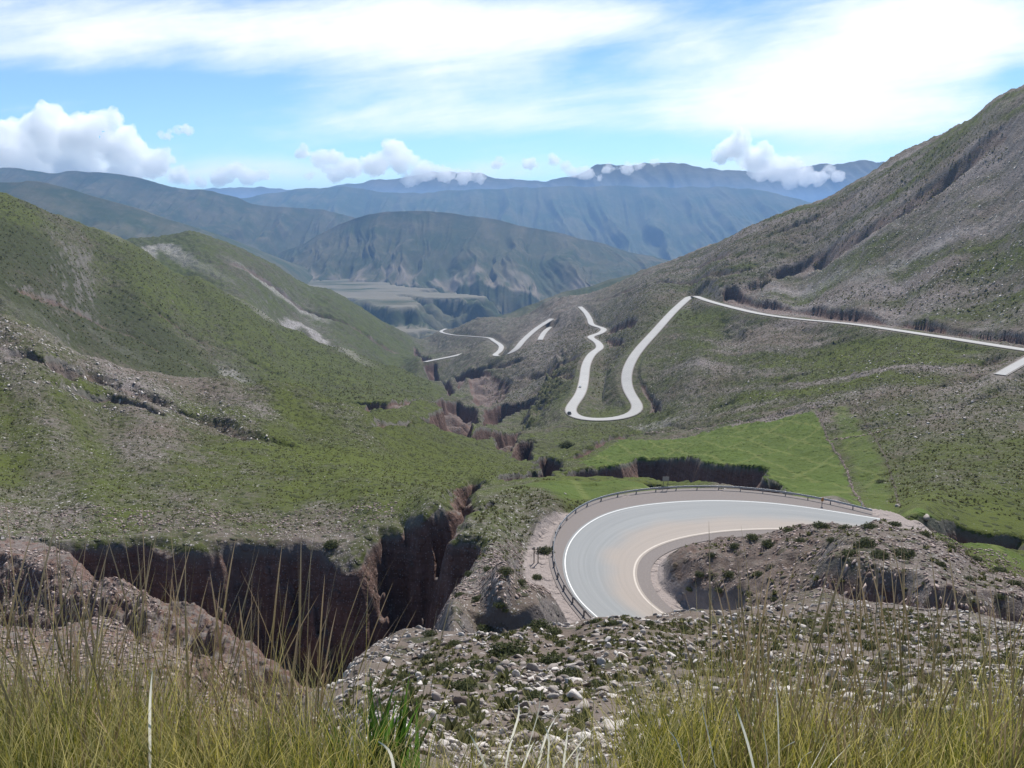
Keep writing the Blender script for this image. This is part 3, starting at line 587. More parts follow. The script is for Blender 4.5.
# ------------------------------------------------------------------ distant hills and valley floor
def hill_mat(name, g1, g2, tan, k=1.0):
    s = NT(name); P = s.pos(); q = s.attr('q'); rav = s.attr('rav')
    n1 = s.noise(P, .0035*k, 6, .6); n2 = s.noise(P, .012*k, 6, .7); n3 = s.noise(P, .05*k, 5, .7)
    c = s.mix(s.ss(n1, .38, .62), g1, g2); c = s.mix(s.math('MULTIPLY', s.ss(n2, .48, .72), .4), c, tan)
    c = s.mix(s.math('MULTIPLY', s.ss(rav, .25, .9), .5), c, g1); c = s.mix(s.attr('tan'), c, tan)
    c = s.mix(s.math('MULTIPLY', s.ss(n3, .5, .75), .35), c, (.04,.05,.02))
    s.bsdf(c, .95, s.bump(n2, .6, 12/k), .05); return s.m
M_HILL = hill_mat('hill_grass_and_scree', (.04,.055,.024), (.085,.08,.045), (.20,.165,.125))
M_HILL2 = hill_mat('far_hill_grass', (.045,.07,.03), (.10,.10,.05), (.2,.17,.12), .6)
M_MOUNT = hill_mat('far_mountain_rock', (.08,.09,.07), (.12,.12,.10), (.2,.18,.16), .3)
def ridge(name, crest, foot, mat, seed, spur=600, amp=120, nq=110, ns=420, pw=1.0, skirt=0, fan=0, back=2500, crestn=12, label=None):
    C = np.array([pt(*r) for r in crest]); Ft = np.array([pt(*r) for r in foot])
    d = np.r_[0, np.cumsum(np.linalg.norm(np.diff(C[:,:2],axis=0),axis=1))]; s = np.linspace(0, d[-1], ns)
    Cc = catmull(C, d[-1]/ns/1.5); dc = np.r_[0, np.cumsum(np.linalg.norm(np.diff(Cc[:,:2],axis=0),axis=1))]
    Cs = np.c_[[np.interp(s/d[-1]*dc[-1], dc, Cc[:,k]) for k in range(3)]].T
    Fs = np.c_[[np.interp(Cs[:,0], Ft[:,0], Ft[:,k]) for k in range(3)]].T
    qb = -np.linspace(1, 0, 25)[:-1]**1.5; qf = np.linspace(0, 1, nq); qs = np.linspace(1, 1.12, 14)[1:] if skirt else []
    Q = np.r_[qb, qf, qs][:,None]*np.ones((1, ns)); S = np.broadcast_to(s[None,:], Q.shape)
    qc = np.clip(Q, 0, 1)
    warp = fbm(S/spur*.6, qc*1.1+seed, 3, seed)*.28
    n = ridged(S/spur+warp+qc*.5*gn(S/spur/3, qc*0, seed+9), qc*.35, 5, seed+1)
    n2 = ridged(S/spur*3.1+warp*2, qc*.9, 4, seed+5)
    rav = np.clip(1-n, 0, 1)
    shape = np.sin(np.clip(qc, 0, 1)**.8*math.pi*.62)
    zz = Cs[None,:,2]+(Fs[None,:,2]-Cs[None,:,2])*qc**pw
    zz = zz - amp*shape*(rav*2.1-.55+.55*(.7-n2)) + (1-qc)*crestn*fbm(S/spur*1.3, Q*0, 4, seed+3)
    X = Cs[None,:,0]+(Fs[None,:,0]-Cs[None,:,0])*qc; Y = Cs[None,:,1]+(Fs[None,:,1]-Cs[None,:,1])*qc
    w = spur*.10*shape; X = X+w*fbm(S/spur*1.5, qc*3, 3, seed+7)
    b = np.clip(-Q, 0, 1); Y = Y+b*back; zz = zz-b**1.2*(zz+560)*.95
    if skirt:
        k = np.clip((Q-1)/.12, 0, 1); zz = zz-skirt*np.clip(k*(1.3+.9*ridged(S/spur*4, k*.6, 3, seed+8)-.5), 0, 1.15); Y = Y-k*skirt*1.9; X = X
    tanv = sm(Q, fan, fan+.12)*(Q <= 1.001) if fan else np.zeros_like(Q)
    if fan: tanv = tanv*sm(ridged(S/spur*2, Q*2, 3, seed+2), .35+.0*Q, .75)*.9
    return tag(grid_mesh(name, X, Y, zz, dict(q=Q, rav=rav, tan=tanv), mat), kind='structure')
# (1) range under the clouds
ridge('mountain', [(-150,205,30000),(60,196,30000),(150,194,30000),(200,189,30000),(250,187,30000),(300,190,30000),(350,184,30000),(400,177,30000),(440,172,30000),(480,174,30000),(500,178,30000),(530,180,30000),(560,178,30000),(600,167,30000),(640,164,30000),(680,163,30000),(710,168,30000),(740,172,30000),(780,170,30000),(830,163,30000),(860,161,30000),(900,163,30000),(960,168,30000),(1150,180,30000)],
      [(-200,222,24500),(1200,222,24500)], M_MOUNT, 3, 1500, 330, pw=.9, crestn=110, back=4000, ns=700)
# (2) broad blue ridge
ridge('hill', [(60,215,13000),(180,203,13000),(230,199,13000),(270,194,13000),(300,189,13000),(345,187,13000),(370,190,13000),(400,193,13000),(460,190,13000),(520,188,13000),(580,186,13000),(650,187,13000),(700,187,13000),(740,188,13000),(770,192,13000),(790,197,13000),(830,206,13000),(900,222,13000)],
      [(0,270,9200),(300,268,9200),(500,262,9200),(620,268,9200),(900,275,9200)], M_HILL2, 14, 620, 190, pw=.95, crestn=25, ns=700, nq=150)
# (3) left ridge
ridge('hill', [(-160,158,7600),(0,167,7600),(30,171,7600),(55,173,7600),(80,171,7600),(140,178,7600),(180,188,7600),(230,195,7600),(260,205,7600),(300,208,7800),(330,211,8000),(350,217,8200),(375,228,8400),(400,243,8600)],
      [(-200,250,5600),(0,245,5600),(150,255,5600),(260,270,6000),(340,276,6300),(420,274,6600)], M_HILL, 25, 480, 130, pw=.9, crestn=14, ns=600, nq=140)
# (4) nearer brown shoulder on the left
ridge('hill', [(-160,168,4600),(0,182,4600),(30,181,4600),(60,186,4600),(90,196,4600),(130,206,4600),(160,217,4600),(200,230,4600),(235,246,4600),(262,262,4600),(290,290,4600),(320,315,4600)],
      [(-200,262,3400),(0,262,3400),(150,262,3400),(300,310,3600),(330,325,3600)], M_HILL, 36, 380, 50, pw=.9, crestn=8)
# (5) round hill in the middle of the valley
ridge('hill', [(180,285,6500),(230,268,6500),(270,256,6500),(300,245,6400),(330,229,6400),(360,217,6300),(385,212,6300),(410,211,6300),(440,212,6300),(470,216,6300),(500,221,6300),(530,227,6300),(560,234,6300),(600,243,6300),(640,254,6400),(680,262,6500),(740,275,6600)],
      [(180,292,5300),(300,281,5300),(400,278,5100),(470,279,4900),(520,285,4800),(560,292,4700),(600,292,4700),(720,290,4800)], M_HILL, 47, 330, 70, pw=.85, crestn=10, skirt=130, fan=.72, ns=700, nq=170)
# (6) slope closing the valley on the right, beyond the near shoulder
ridge('hill', [(470,325,2700),(500,316,2750),(530,305,2800),(560,293,2850),(590,286,2900),(620,277,2900),(660,268,2950),(700,262,3000),(800,240,3000)],
      [(460,330,2350),(520,325,2300),(600,312,2250),(700,300,2200),(820,300,2200)], M_HILL, 58, 160, 28, pw=1.0, crestn=4, back=900)
# valley floor with flat tan terraces
vL = np.linspace(math.log(2300), math.log(60000), 620); vA = np.linspace(-1.1, 1.1, 620)
vA2, vL2 = np.meshgrid(vA, vL); vY = np.exp(vL2); vX = vA2*vY
vZ = -600 + 26*fbm(vX/500, vY/500, 4, 201) + 60*ridged(vX/420, vY/420, 4, 205)*sm(vY, 2400, 3000)
vT = np.zeros_like(vZ)
def mesa(px, z):
    P = np.array([onz(u, v, z)[:2] for u, v in px])
    d = sdf(vX+fbm(vX/160,vY/160,4,211)*70, vY+fbm(vX/160+7,vY/160,4,213)*110, P)
    top = z + 5*fbm(vX/200, vY/200, 3, 215)
    zz = np.where(d > 0, top, top+np.minimum(d, 0)*(.75+.5*ridged(vX/130, vY/130, 3, 217)))
    m_ = zz > vZ; vT[m_] = np.where(d > -6, .95, vT[m_].mean()*0)[m_]; vZ[m_] = zz[m_]
mesa([(250,266),(300,268),(350,277),(400,286),(440,291),(482,296),(470,299),(430,297),(395,295),(420,301),(412,308),(385,306),(340,297),(300,287),(262,277)], -395)
mesa([(300,312),(340,314),(380,321),(420,322),(440,330),(400,336),(340,325)], -470)
vT = vT*sm(fbm(vX/700, vY/260, 4, 219), -.75, .1)*.9
tag(grid_mesh('valley_floor', vX, vY, vZ, dict(q=vT, rav=vT*0, tan=vT), hill_mat('valley_floor_soil', (.045,.06,.026), (.09,.085,.05), (.185,.165,.125))), kind='structure')

# ------------------------------------------------------------------ stones, shrubs, tussocks
def icos(sub=1):
    import bmesh
    bm = bmesh.new(); bmesh.ops.create_icosphere(bm, subdivisions=sub, radius=1); bm.verts.ensure_lookup_table()
    v = np.array([x.co[:] for x in bm.verts]); f = np.array([[a.index for a in p.verts] for p in bm.faces]); bm.free(); return v, f
IV1, IF1 = icos(1); IV2, IF2 = icos(2)
def stone_shape(v, seed, flat=.62):
    r = np.random.default_rng(seed); w = v.copy()
    for _ in range(9):                                # chop with random planes for angular faces
        n = r.normal(size=3); n /= np.linalg.norm(n); dd = r.uniform(.26,.66); h = w@n; w = np.where((h > dd)[:,None], w-(h-dd)[:,None]*n, w)
    w = w*np.array([r.uniform(.8,1.2), r.uniform(.65,1.), flat*r.uniform(.8,1.2)]); return w
def stone_mat(name, a, b, sc=1.):
    s = NT(name); P = s.pos(); oi = s.n('ObjectInfo').outputs['Random']; rv = s.attr('rv'); n = s.noise(P, 5*sc, 5, .7); n2 = s.noise(P, 1.1, 3, .6)
    c = s.mix(s.math('FRACT', s.math('ADD', rv, s.math('ADD', oi, s.math('MULTIPLY', n2, .3)))), a, b); c = s.mix(s.math('MULTIPLY', s.ss(n, .5, .72), .6), c, (.17,.135,.12))
    s.bsdf(c, .92, s.bump(n, .6, .05), .15); return s.m
M_STONE = stone_mat('pale_limestone', (.15,.115,.095), (.58,.535,.49)); M_RUB = stone_mat('brown_rubble', (.10,.068,.056), (.42,.34,.305))
def normal_up(x, y, e=.4):
    return (ground(x+e,y)-ground(x-e,y))/(2*e), (ground(x,y+e)-ground(x,y-e))/(2*e)
def scatter_stones(name, label, xs, ys, ss, mat, shapes, faces, seed, sink=.25):
    r = np.random.default_rng(seed); n = len(xs); zs = ground(xs, ys); k = r.integers(0, len(shapes), n); th = r.uniform(0, 6.283, n)
    S = np.array(shapes)[k]; c, s_ = np.cos(th)[:,None], np.sin(th)[:,None]
    gx, gy = normal_up(xs, ys)
    x = (S[...,0]*c-S[...,1]*s_)*ss[:,None]; y = (S[...,0]*s_+S[...,1]*c)*ss[:,None]; z = S[...,2]*ss[:,None]
    co = np.stack([xs[:,None]+x, ys[:,None]+y, (zs-sink*ss*.0)[:,None]+z+np.clip(gx,-1.5,1.5)[:,None]*x+np.clip(gy,-1.5,1.5)[:,None]*y+.12*ss[:,None]], -1)
    nv = S.shape[1]; F_ = (faces[None]+(np.arange(n)*nv)[:,None,None]).reshape(-1, 3)
    o = soup(name, co.reshape(-1,3), F_, mat, dict(rv=np.repeat(r.uniform(0,1,n), nv))); return tag(o, label, kind='stuff')
SH1 = [stone_shape(IV1, 100+i) for i in range(14)]; SH3 = [stone_shape(IV2, 500+i, .85) for i in range(14)]; SH2 = [stone_shape(IV2, 300+i) for i in range(8)]
def region_pts(n, uv, Y0, seed, Ymax=None):
    """random ground points inside a photo outline, spread by area on the ground"""
    P = np.array([hit(u, v, Y0)[:2] for u, v in uv]); r = np.random.default_rng(seed)
    out = np.zeros((0,2)); lo, hi = P.min(0), P.max(0)
    while len(out) < n:
        q = r.uniform(lo, hi, (n*3, 2)); out = np.vstack([out, q[sdf(q[:,0], q[:,1], P) > 0]])
    return out[:n]
rngs = np.random.default_rng(21)
# near stony slope: everything between the grass and the crest
ns_ = 30000; a_ = rngs.uniform(-.26, .85, ns_); Y_ = np.exp(rngs.uniform(math.log(5.5), math.log(56), ns_)); x_ = a_*Y_
pn = fbm(x_/3.5, Y_/3.5, 3, 400); keep = (pn > rngs.uniform(-.5,.6,ns_))
x_, Y_ = x_[keep], Y_[keep]
s_ = np.exp(rngs.normal(0, .55, len(x_)))*.0100*(Y_**.68); s_ = np.clip(s_, .012, .24)
sel = np.zeros(len(x_), bool)
scatter_stones('stones', 'loose pale angular stones covering the near slope', x_, Y_, s_, M_STONE, SH3, IF2, 1)
# rubble on mound, ledge and badlands
def reg_stones(uv, Y0, n, smin, smax, seed, mat=None, nm='rubble', lab='brown rubble'):
    p = region_pts(n, uv, Y0, seed); r = np.random.default_rng(seed+1); q = fbm(p[:,0]/4, p[:,1]/4, 3, seed) > r.uniform(-.7,.3,n); p = p[q]
    rd = rdist(p[:,0], p[:,1]); p = p[rd > 1.2]
    s = smin+(smax-smin)*r.uniform(0,1,len(p))**4; return scatter_stones(nm, lab, p[:,0], p[:,1], s, mat or M_RUB, SH1, IF1, seed)
def rdist(x, y): return ground(x, y, RD)
reg_stones([(680,560),(740,530),(800,528),(860,515),(920,516),(1024,560),(1150,600),(1150,640),(960,615),(800,600),(700,605)], 56, 32000, .06, .42, 31, lab='brown rubble heaped over the mound inside the bend')
reg_stones([(400,610),(450,590),(470,560),(520,540),(560,560),(570,600),(600,630),(500,640),(420,640)], 50, 7000, .08, .4, 41, lab='reddish rubble on the ledge beside the canyon')
reg_stones([(-140,690),(-140,560),(0,548),(100,548),(240,640),(330,690),(280,750),(100,750)], 50, 30000, .06, .45, 51, lab='brown rubble strewn over the badland ridges')
reg_stones([(-140,540),(0,537),(150,533),(330,536),(400,512),(400,500),(200,505),(-140,515)], 100, 8000, .10, .42, 61, lab='grey stones along the canyon rim')
def scree(uv, Y0, n, s0, s1, seed, lab): return reg_stones(uv, Y0, n, s0, s1, seed, M_STONE, 'scree', lab)
scree([(720,300),(760,270),(850,245),(900,205),(1024,130),(1200,60),(1200,340),(1024,335),(860,310)], 300, 16000, .3, 1.1, 71, 'grey scree covering the steep right hillside')
scree([(640,400),(700,330),(850,350),(1100,380),(1100,450),(900,440),(800,400),(700,415)], 200, 5000, .25, .9, 81, 'scattered grey stones on the slope below the upper road')
scree([(-100,280),(0,320),(100,362),(200,388),(280,442),(200,430),(0,390),(-100,380)], 120, 4000, .2, .8, 91, 'scattered grey stones on the left hillside')

def tussock_mat(name, a, b):
    s = NT(name); P = s.pos(); rv = s.attr('rv'); c = s.mix(rv, a, b)
    bs = s.bsdf(c, .8, None, .15); tr = s.n('BsdfTranslucent'); s.set(tr.inputs[0], c); mx = s.n('MixShader'); mx.inputs[0].default_value = .5; s.l(bs.outputs[0], mx.inputs[1]); s.l(tr.outputs[0], mx.inputs[2]); s.l(mx.outputs[0], s.out.inputs[0]); return s.m
M_TUS = tussock_mat('tussock_grass', (.07,.075,.028), (.17,.165,.07)); M_SHRUB = tussock_mat('shrub_leaves', (.035,.045,.02), (.11,.12,.05))
def tussocks(name, label, uv, Y0, n, s0, s1, seed, thr=.1, k=9):
    p = region_pts(n, uv, Y0, seed); r = np.random.default_rng(seed); q = fbm(p[:,0]/9, p[:,1]/9, 3, seed+3) > r.uniform(-.8,thr,n); p = p[q]
    p = p[rdist(p[:,0], p[:,1]) > 1.0]; fm = ground(p[:,0], p[:,1], FIELD) < .3; p = p[fm]; n = len(p); z = ground(p[:,0], p[:,1]); s = r.uniform(s0, s1, n)*r.uniform(.7,1.2,n)
    th = r.uniform(0, 6.283, (n,k)); el = r.uniform(.15,1.35,(n,k)); 
    d = np.stack([np.cos(th)*np.cos(el), np.sin(th)*np.cos(el), np.sin(el)*.9], -1); side = np.stack([-np.sin(th), np.cos(th), np.zeros_like(th)], -1)
    base = np.stack([p[:,0], p[:,1], z-.05], -1)[:,None,:]
    w = .32*s[:,None,None]; tip = base+d*s[:,None,None]; b0 = base+d*s[:,None,None]*.15-side*w; b1 = base+d*s[:,None,None]*.15+side*w
    co = np.stack([b0, b1, tip], 2).reshape(-1,3); f = np.arange(len(co)).reshape(-1,3)
    return tag(soup(name, co, f, M_TUS, dict(rv=np.repeat(r.uniform(0,1,n*k), 3))), label, kind='stuff')
tussocks('tussocks', 'low olive tussocks dotted over the left meadow', [(-140,530),(0,532),(200,527),(380,520),(440,500),(540,470),(460,440),(400,405),(330,400),(200,388),(100,365),(0,320),(-140,300)], 100, 42000, .18, .42, 501)
tussocks('tussocks', 'low olive tussocks dotted over the right hillside', [(640,330),(700,310),(860,330),(1100,370),(1150,560),(1024,540),(900,515),(840,430),(700,425),(560,440),(570,425),(650,410)], 150, 46000, .25, .62, 511, .2)
tussocks('tussocks', 'olive tussocks on the ground beside the bend', [(480,500),(545,480),(640,486),(600,500),(560,530),(545,560),(480,560),(470,530)], 90, 1500, .2, .5, 521)
tussocks('tussocks', 'dark low bushes dotting the big left slope', [(-140,150),(0,192),(100,232),(240,300),(330,342),(430,382),(440,410),(300,400),(200,384),(100,352),(-140,290)], 400, 30000, .7, 1.7, 541, .3, 6)
tussocks('tussocks', 'dark low bushes dotting the right mountainside', [(600,310),(700,252),(800,210),(900,162),(1000,112),(1010,150),(900,220),(800,262),(760,285),(1024,345),(1000,250),(900,290),(740,285),(640,340),(590,400),(540,420),(480,380),(520,350),(560,330)], 400, 30000, .6, 1.5, 551, .3, 6)
tussocks('tussocks', 'small olive tussocks between the stones of the near slope', [(330,720),(430,640),(560,632),(700,622),(900,610),(1100,640),(1100,720),(700,735),(420,735)], 5, 5000, .07, .28, 561, .2, 16)
tussocks('tussocks', 'olive tussocks on the mound', [(680,560),(740,530),(860,515),(920,516),(1024,560),(1100,600),(960,600),(800,590),(700,600)], 60, 900, .25, .6, 531)

def leafball(seed, n=260):
    r = np.random.default_rng(seed); d = r.normal(size=(n,3)); d[:,2] = np.abs(d[:,2])*.9; d /= np.linalg.norm(d,axis=1)[:,None]
    rad = r.uniform(.55,1.05,n)*(1+.25*gn(d[:,0]*2+seed, d[:,1]*2, seed)); c = d*rad[:,None]*np.array([1,1,.72]); s = r.uniform(.06,.13,n)
    t1 = r.normal(size=(n,3)); t1 /= np.linalg.norm(t1,axis=1)[:,None]; t2 = np.cross(t1, d+.3*r.normal(size=(n,3))); t2 /= np.linalg.norm(t2,axis=1)[:,None]+1e-6
    co = np.stack([c-t1*s[:,None]*.5, c+t2*s[:,None]*.6, c+t1*s[:,None]*1.6, c-t2*s[:,None]*.6], 1).reshape(-1,3)
    core = IV1*np.array([.62,.62,.42])
    q = np.arange(len(co)).reshape(-1,4); f = np.vstack([q[:,:3], q[:,[0,2,3]], IF1+len(co)])
    return np.vstack([co, core]), f, np.r_[np.repeat(r.uniform(0,1,n),4), np.zeros(len(core))], core
def make_shrub(seed, n=260):
    co, f, rv, core = leafball(seed, n); o = soup('shrub', co, f, M_SHRUB, dict(rv=rv)); return o
protos = [make_shrub(900+i, 620) for i in range(5)]
def place(i, x, y, s, label, group=None, cat='shrub', squash=1., plist=None, mat=None):
    pl = plist or protos; src = pl[i % len(pl)]
    if not src.get('used'): o = src; src['used'] = 1
    else: o = src.copy(); COL.objects.link(o)
    if 'used' in o: pass
    o.location = (x, y, float(ground(x, y))-.02*s); o.rotation_euler = (0,0,random.uniform(0,6.28)); o.scale = (s, s, s*squash)
    o['label'] = label; o['category'] = cat
    if group: o['group'] = group
    return o
def ghit(u, v, Y0=3.0, Y1=3000):
    a, t = at(u, v); Ys = np.exp(np.linspace(math.log(Y0), math.log(Y1), 5000)); z = ground(a*Ys, Ys); b = np.nonzero(z >= t*Ys)[0]
    Y = Ys[b[0]] if len(b) else Y1; return float(a*Y), float(Y)
# shrubs one can count on the near slope (photo position and half width in pixels)
NS = [(509,655,20),(552,664,14),(570,678,14),(478,668,12),(445,672,13),(462,690,14),(430,660,9),(482,632,10),(540,628,12),(553,634,9),(595,623,6),(612,625,6),(650,624,5),(685,630,6),(640,640,6),(670,640,5),(535,700,12),(520,690,9),(700,645,7),(725,640,6),(760,632,7),(800,624,8),(830,632,7),(775,650,8),(740,660,9),(820,655,9),(870,648,8),(905,640,8),(940,652,8),(980,642,8),(860,628,6),(890,622,6),(930,624,6),(880,670,9),(690,668,9),(650,662,8),(610,640,7),(590,662,9),(600,688,10),(660,690,10),(720,690,10),(780,680,10),(840,690,10),(900,685,10),(960,680,9),(1010,660,9),(430,635,7),(455,645,7),(400,680,8),(505,612,4),(560,645,7),(575,640,5)]
for i, (u, v, r_) in enumerate(NS):
    x, y = ghit(u, v, 4); place(i, x, y, r_*y/850*1.15, 'low dark green cushion shrub among pale stones on the near slope', 'cushion shrubs on the near slope', squash=.8)
MS = [(735,547,6),(752,538,7),(790,532,7),(820,527,8),(832,541,6),(846,529,7),(800,542,7),(770,545,8),(870,528,8),(895,525,6),(867,545,11),(880,556,10),(905,556,12),(850,555,9),(925,535,6),(950,548,6),(975,560,7),(1000,572,8),(940,565,6),(1015,585,8),(970,580,6),(712,556,5),(730,575,6),(700,575,6),(720,592,6),(750,595,5),(775,600,5),(1000,598,6),(690,590,5),(760,575,6)]
for i, (u, v, r_) in enumerate(MS):
    x, y = ghit(u, v, 54); place(i, x, y, r_*y/850*1.1, 'dark green bush among brown rubble on the mound inside the bend', 'bushes on the rubble mound', squash=.8)
LS = [(545,552,9),(537,578,6),(505,572,8),(488,570,6),(520,583,6),(470,575,6),(478,600,7),(500,606,7),(460,596,6)]
LL = ['bright green bush just outside the guardrail','small green bush on gravel left of the guardrail',None,None,None,None,None,None,None]
for i, (u, v, r_) in enumerate(LS):
    x, y = ghit(u, v, 60); place(i, x, y, r_*y/850*1.1, LL[i] or 'small green bush on the stony ledge between canyon and bend', None if LL[i] else 'bushes on the stony ledge', squash=.8)
x, y = ghit(567,447,250); place(1, x, y, 6.5*y/850*1.3, 'large dark green bush alone at the corner of the bright green field')
x, y = ghit(332,546,100); place(2, x, y, 1.3, 'green bush growing on the canyon edge')
x, y = ghit(882,482,140); place(3, x, y, 1.7, 'dark green patch-like bush in the field beyond the bend', squash=.35)
# large stones one can single out
M_BOUL = [soup('boulder', SH2[i]*np.array([1,1,.9]), IF2, M_STONE, dict(rv=np.full(len(IV2), .35+.08*i))) for i in range(5)]
BL = [(622,657,12,'largest pale boulder on the near slope, flat topped'),(539,648,5.5,'rounded brownish boulder beside a darker stone on the near slope'),(530,653,4,'small brown stone leaning on the rounded boulder'),(523,669,5,'small white block below the rounded boulder'),(507,684,8,'pale broken block half way down the near slope'),(545,692,9,'pale slab between shrubs low on the near slope'),(648,682,8,'pale slab near the tops of the grass, right of centre'),(664,624,8,'flat dark slab lying on the crest just below the road'),(925,519,9,'big pale boulder on the top of the rubble mound'),(605,685,7,'pale boulder at the foot of the shrubs'),(838,612,6,'pale pointed stone at the top of the stony slope'),(876,640,7,'pale slab behind the tall seed stalks'),(1005,650,8,'white slab at the right edge of the stony slope'),(595,655,5,'brown stone right of the green shrubs'),(685,593,3.5,'brown block lying on the inner verge of the bend'),(565,494,3,'grey stone on the meadow edge beyond the rail')]
for i, (u, v, r_, lb) in enumerate(BL):
    x, y = ghit(u, v, 5 if v > 600 else 60); o = place(i, x, y, r_*y/850, lb, None, 'boulder', plist=M_BOUL); o.rotation_euler.z = random.uniform(-.5,.5)
# further countable stones on the near slope
M_ROCK = [soup('rock', SH2[(i+3) % 8], IF2, M_STONE, dict(rv=np.full(len(IV2), .2+.1*i))) for i in range(6)]
r5 = np.random.default_rng(77); cnt = 0
while cnt < 260:
    u = r5.uniform(400, 1023); v = r5.uniform(612, 728); 
    if v > 700 and u < 420: continue
    x, y = ghit(u, v, 4)
    if y > 58 or y < 5: continue
    place(cnt, x, y, min(r5.uniform(2.4, 5.5)*y/850*(1+.25*(v > 670)), .45), 'pale angular rock scattered among others on the near stony slope', 'pale rocks on the near slope', 'rock', plist=M_ROCK); cnt += 1
for p_ in protos+M_BOUL+M_ROCK:
    for o in list(COL.objects):
        if 'used' in o: del o['used']

# ------------------------------------------------------------------ dry stone walls
def stone_wall(px, Y0, w, h, seed, label, mat):
    P = resample(catmull(np.array([np.r_[hit(u,v,Y0)[:2],0] for u,v in px]), 4), .35*max(1,w)); r = np.random.default_rng(seed)
    xs = np.concatenate([P[:,0]+r.normal(0,w*.3,len(P)) for _ in range(3)]); ys = np.concatenate([P[:,1]+r.normal(0,w*.3,len(P)) for _ in range(3)])
    ok = r.uniform(0,1,len(xs)) < .9; xs, ys = xs[ok], ys[ok]; ss = r.uniform(.25,.5,len(xs))*h
    o = scatter_stones('stone_wall', label, xs, ys, ss, mat, SH1, IF1, seed); del o['kind']; o['category'] = 'stone wall'; return o
stone_wall([(816,414),(829,438),(843,462),(852,485),(864,507)], 150, .5, .65, 601, 'low pale stone wall running down beside the bright green field', M_RUB)
stone_wall([(856,406),(872,430),(884,455),(893,480),(899,506)], 150, .6, .4, 603, 'faint broken stone line right of the pale field wall', M_RUB)
stone_wall([(636,433),(670,430),(700,428),(760,419),(800,413),(822,411)], 200, 1., 1.4, 605, 'dark dry stone wall along the upper edge of the bright green field', M_RUB)
stone_wall([(824,438),(850,434),(880,428),(910,421)], 150, .8, 1.2, 607, 'short dark stone wall right of the field corner', M_RUB)

# ------------------------------------------------------------------ guardrail
M_GALV = plain('weathered_galvanised_steel', (.42,.43,.44), .45, .7, 4, .3); M_POSTM = plain('dull_steel_post', (.20,.19,.185), .6, .5)
gr = empty('guardrail', tuple(raill[len(raill)//3])); tag(gr, 'long curved steel guardrail along the outside of the near bend', 'guardrail')
def local(co, o): return co-np.array(o.location)
gl = raill.copy(); gl[:,2] = ZB+.02
T = np.gradient(gl[:,:2], axis=0); T /= np.linalg.norm(T,axis=1)[:,None]; N = np.c_[-T[:,1], T[:,0]]
prof = [(0,.42),(.05,.47),(.05,.53),(0,.58),(.05,.63),(.05,.69),(0,.74),(-.012,.745),(.035,.69),(.035,.63),(-.015,.58),(.035,.53),(.035,.47),(-.012,.415)]
G = np.stack([np.c_[gl[:,0]-N[:,0]*a, gl[:,1]-N[:,1]*a, gl[:,2]+b*1.05] for a, b in prof+[prof[0]]], 1)
me = grid_mesh('rail', *[local(G.reshape(-1,3), gr).reshape(G.shape)[...,k] for k in range(3)], {}, M_GALV, False); me.parent = gr
dist = np.r_[0, np.cumsum(np.linalg.norm(np.diff(gl[:,:2],axis=0),axis=1))]; pb = None
cube = np.array([[x,y,z] for z in (0,1) for x,y in ((-1,-1),(1,-1),(1,1),(-1,1))], float); cf = np.array([[0,3,2,1],[4,5,6,7],[0,1,5,4],[1,2,6,5],[2,3,7,6],[3,0,4,7]])
for k, s in enumerate(np.arange(1, dist[-1], 3.8)):
    p = np.array([np.interp(s, dist, gl[:,c]) for c in range(3)]); n_ = np.array([np.interp(s, dist, N[:,c]) for c in range(2)])
    if pb is None:
        pb = soup('post', cube*np.array([.06,.09,.78+.9])-np.array([0,0,.9]), cf, M_POSTM); o = pb
    else: o = pb.copy(); COL.objects.link(o)
    o.parent = gr; o.location = Vector((p[0]+n_[0]*.14, p[1]+n_[1]*.14, p[2]))-gr.location; o.rotation_euler.z = math.atan2(n_[1], n_[0])+math.pi/2
# markers
def box(name, mat, sx, sy, sz, loc, parent=None, bevel=.02, rot=(0,0,0)):
    import bmesh
    bm = bmesh.new(); bmesh.ops.create_cube(bm, size=1); bmesh.ops.scale(bm, vec=(sx,sy,sz), verts=bm.verts)
    if bevel: bmesh.ops.bevel(bm, geom=bm.edges[:], offset=bevel, segments=2, affect='EDGES')
    me = bpy.data.meshes.new(name); bm.to_mesh(me); bm.free(); me.materials.append(mat); o = bpy.data.objects.new(name, me); COL.objects.link(o); o.location = loc; o.rotation_euler = rot
    if parent: o.parent = parent
    return o
M_ORANGE = plain('faded_orange_paint', (.45,.20,.05), .6); M_WHITE = plain('white_paint', (.78,.78,.76), .5, var=.1); M_WOOD = plain('grey_weathered_wood', (.16,.12,.09), .9); M_BOARD = plain('grey_board', (.33,.31,.27), .7)
M_BLACK = plain('dark_rubber', (.03,.03,.03), .8); M_GLASS = plain('car_glass', (.03,.035,.04), .1)
def railpoint(u):
    k = np.argmin(np.abs(np.array([512+(p[0]/p[1])*F*(CP) for p in gl])-u)+(gl[:,1] < 120)*500); return gl[k], N[k]
p, n_ = gl[int(len(gl)*.86)], N[int(len(gl)*.86)]
Pm = onz(824,508,ZB); m_ = empty('marker_post', (Pm[0], Pm[1]+1.0, ZB-.3)); tag(m_, 'small orange marker on a post behind the far part of the guardrail', 'marker post')
box('post', M_WOOD, .1,.08,1.3, (0,0,.65), m_, .01); box('marker_plate', M_ORANGE, .42,.04,.6, (0,-.065,1.45), m_, .01)
x, y = Pm[0]+6.3, Pm[1]+2; Pm = onz(866,510,ZB-1); m_ = empty('white_post', (Pm[0],Pm[1]+2,float(ground(Pm[0],Pm[1]+2)))); tag(m_, 'thin white post in the grass beyond the end of the guardrail', 'post')
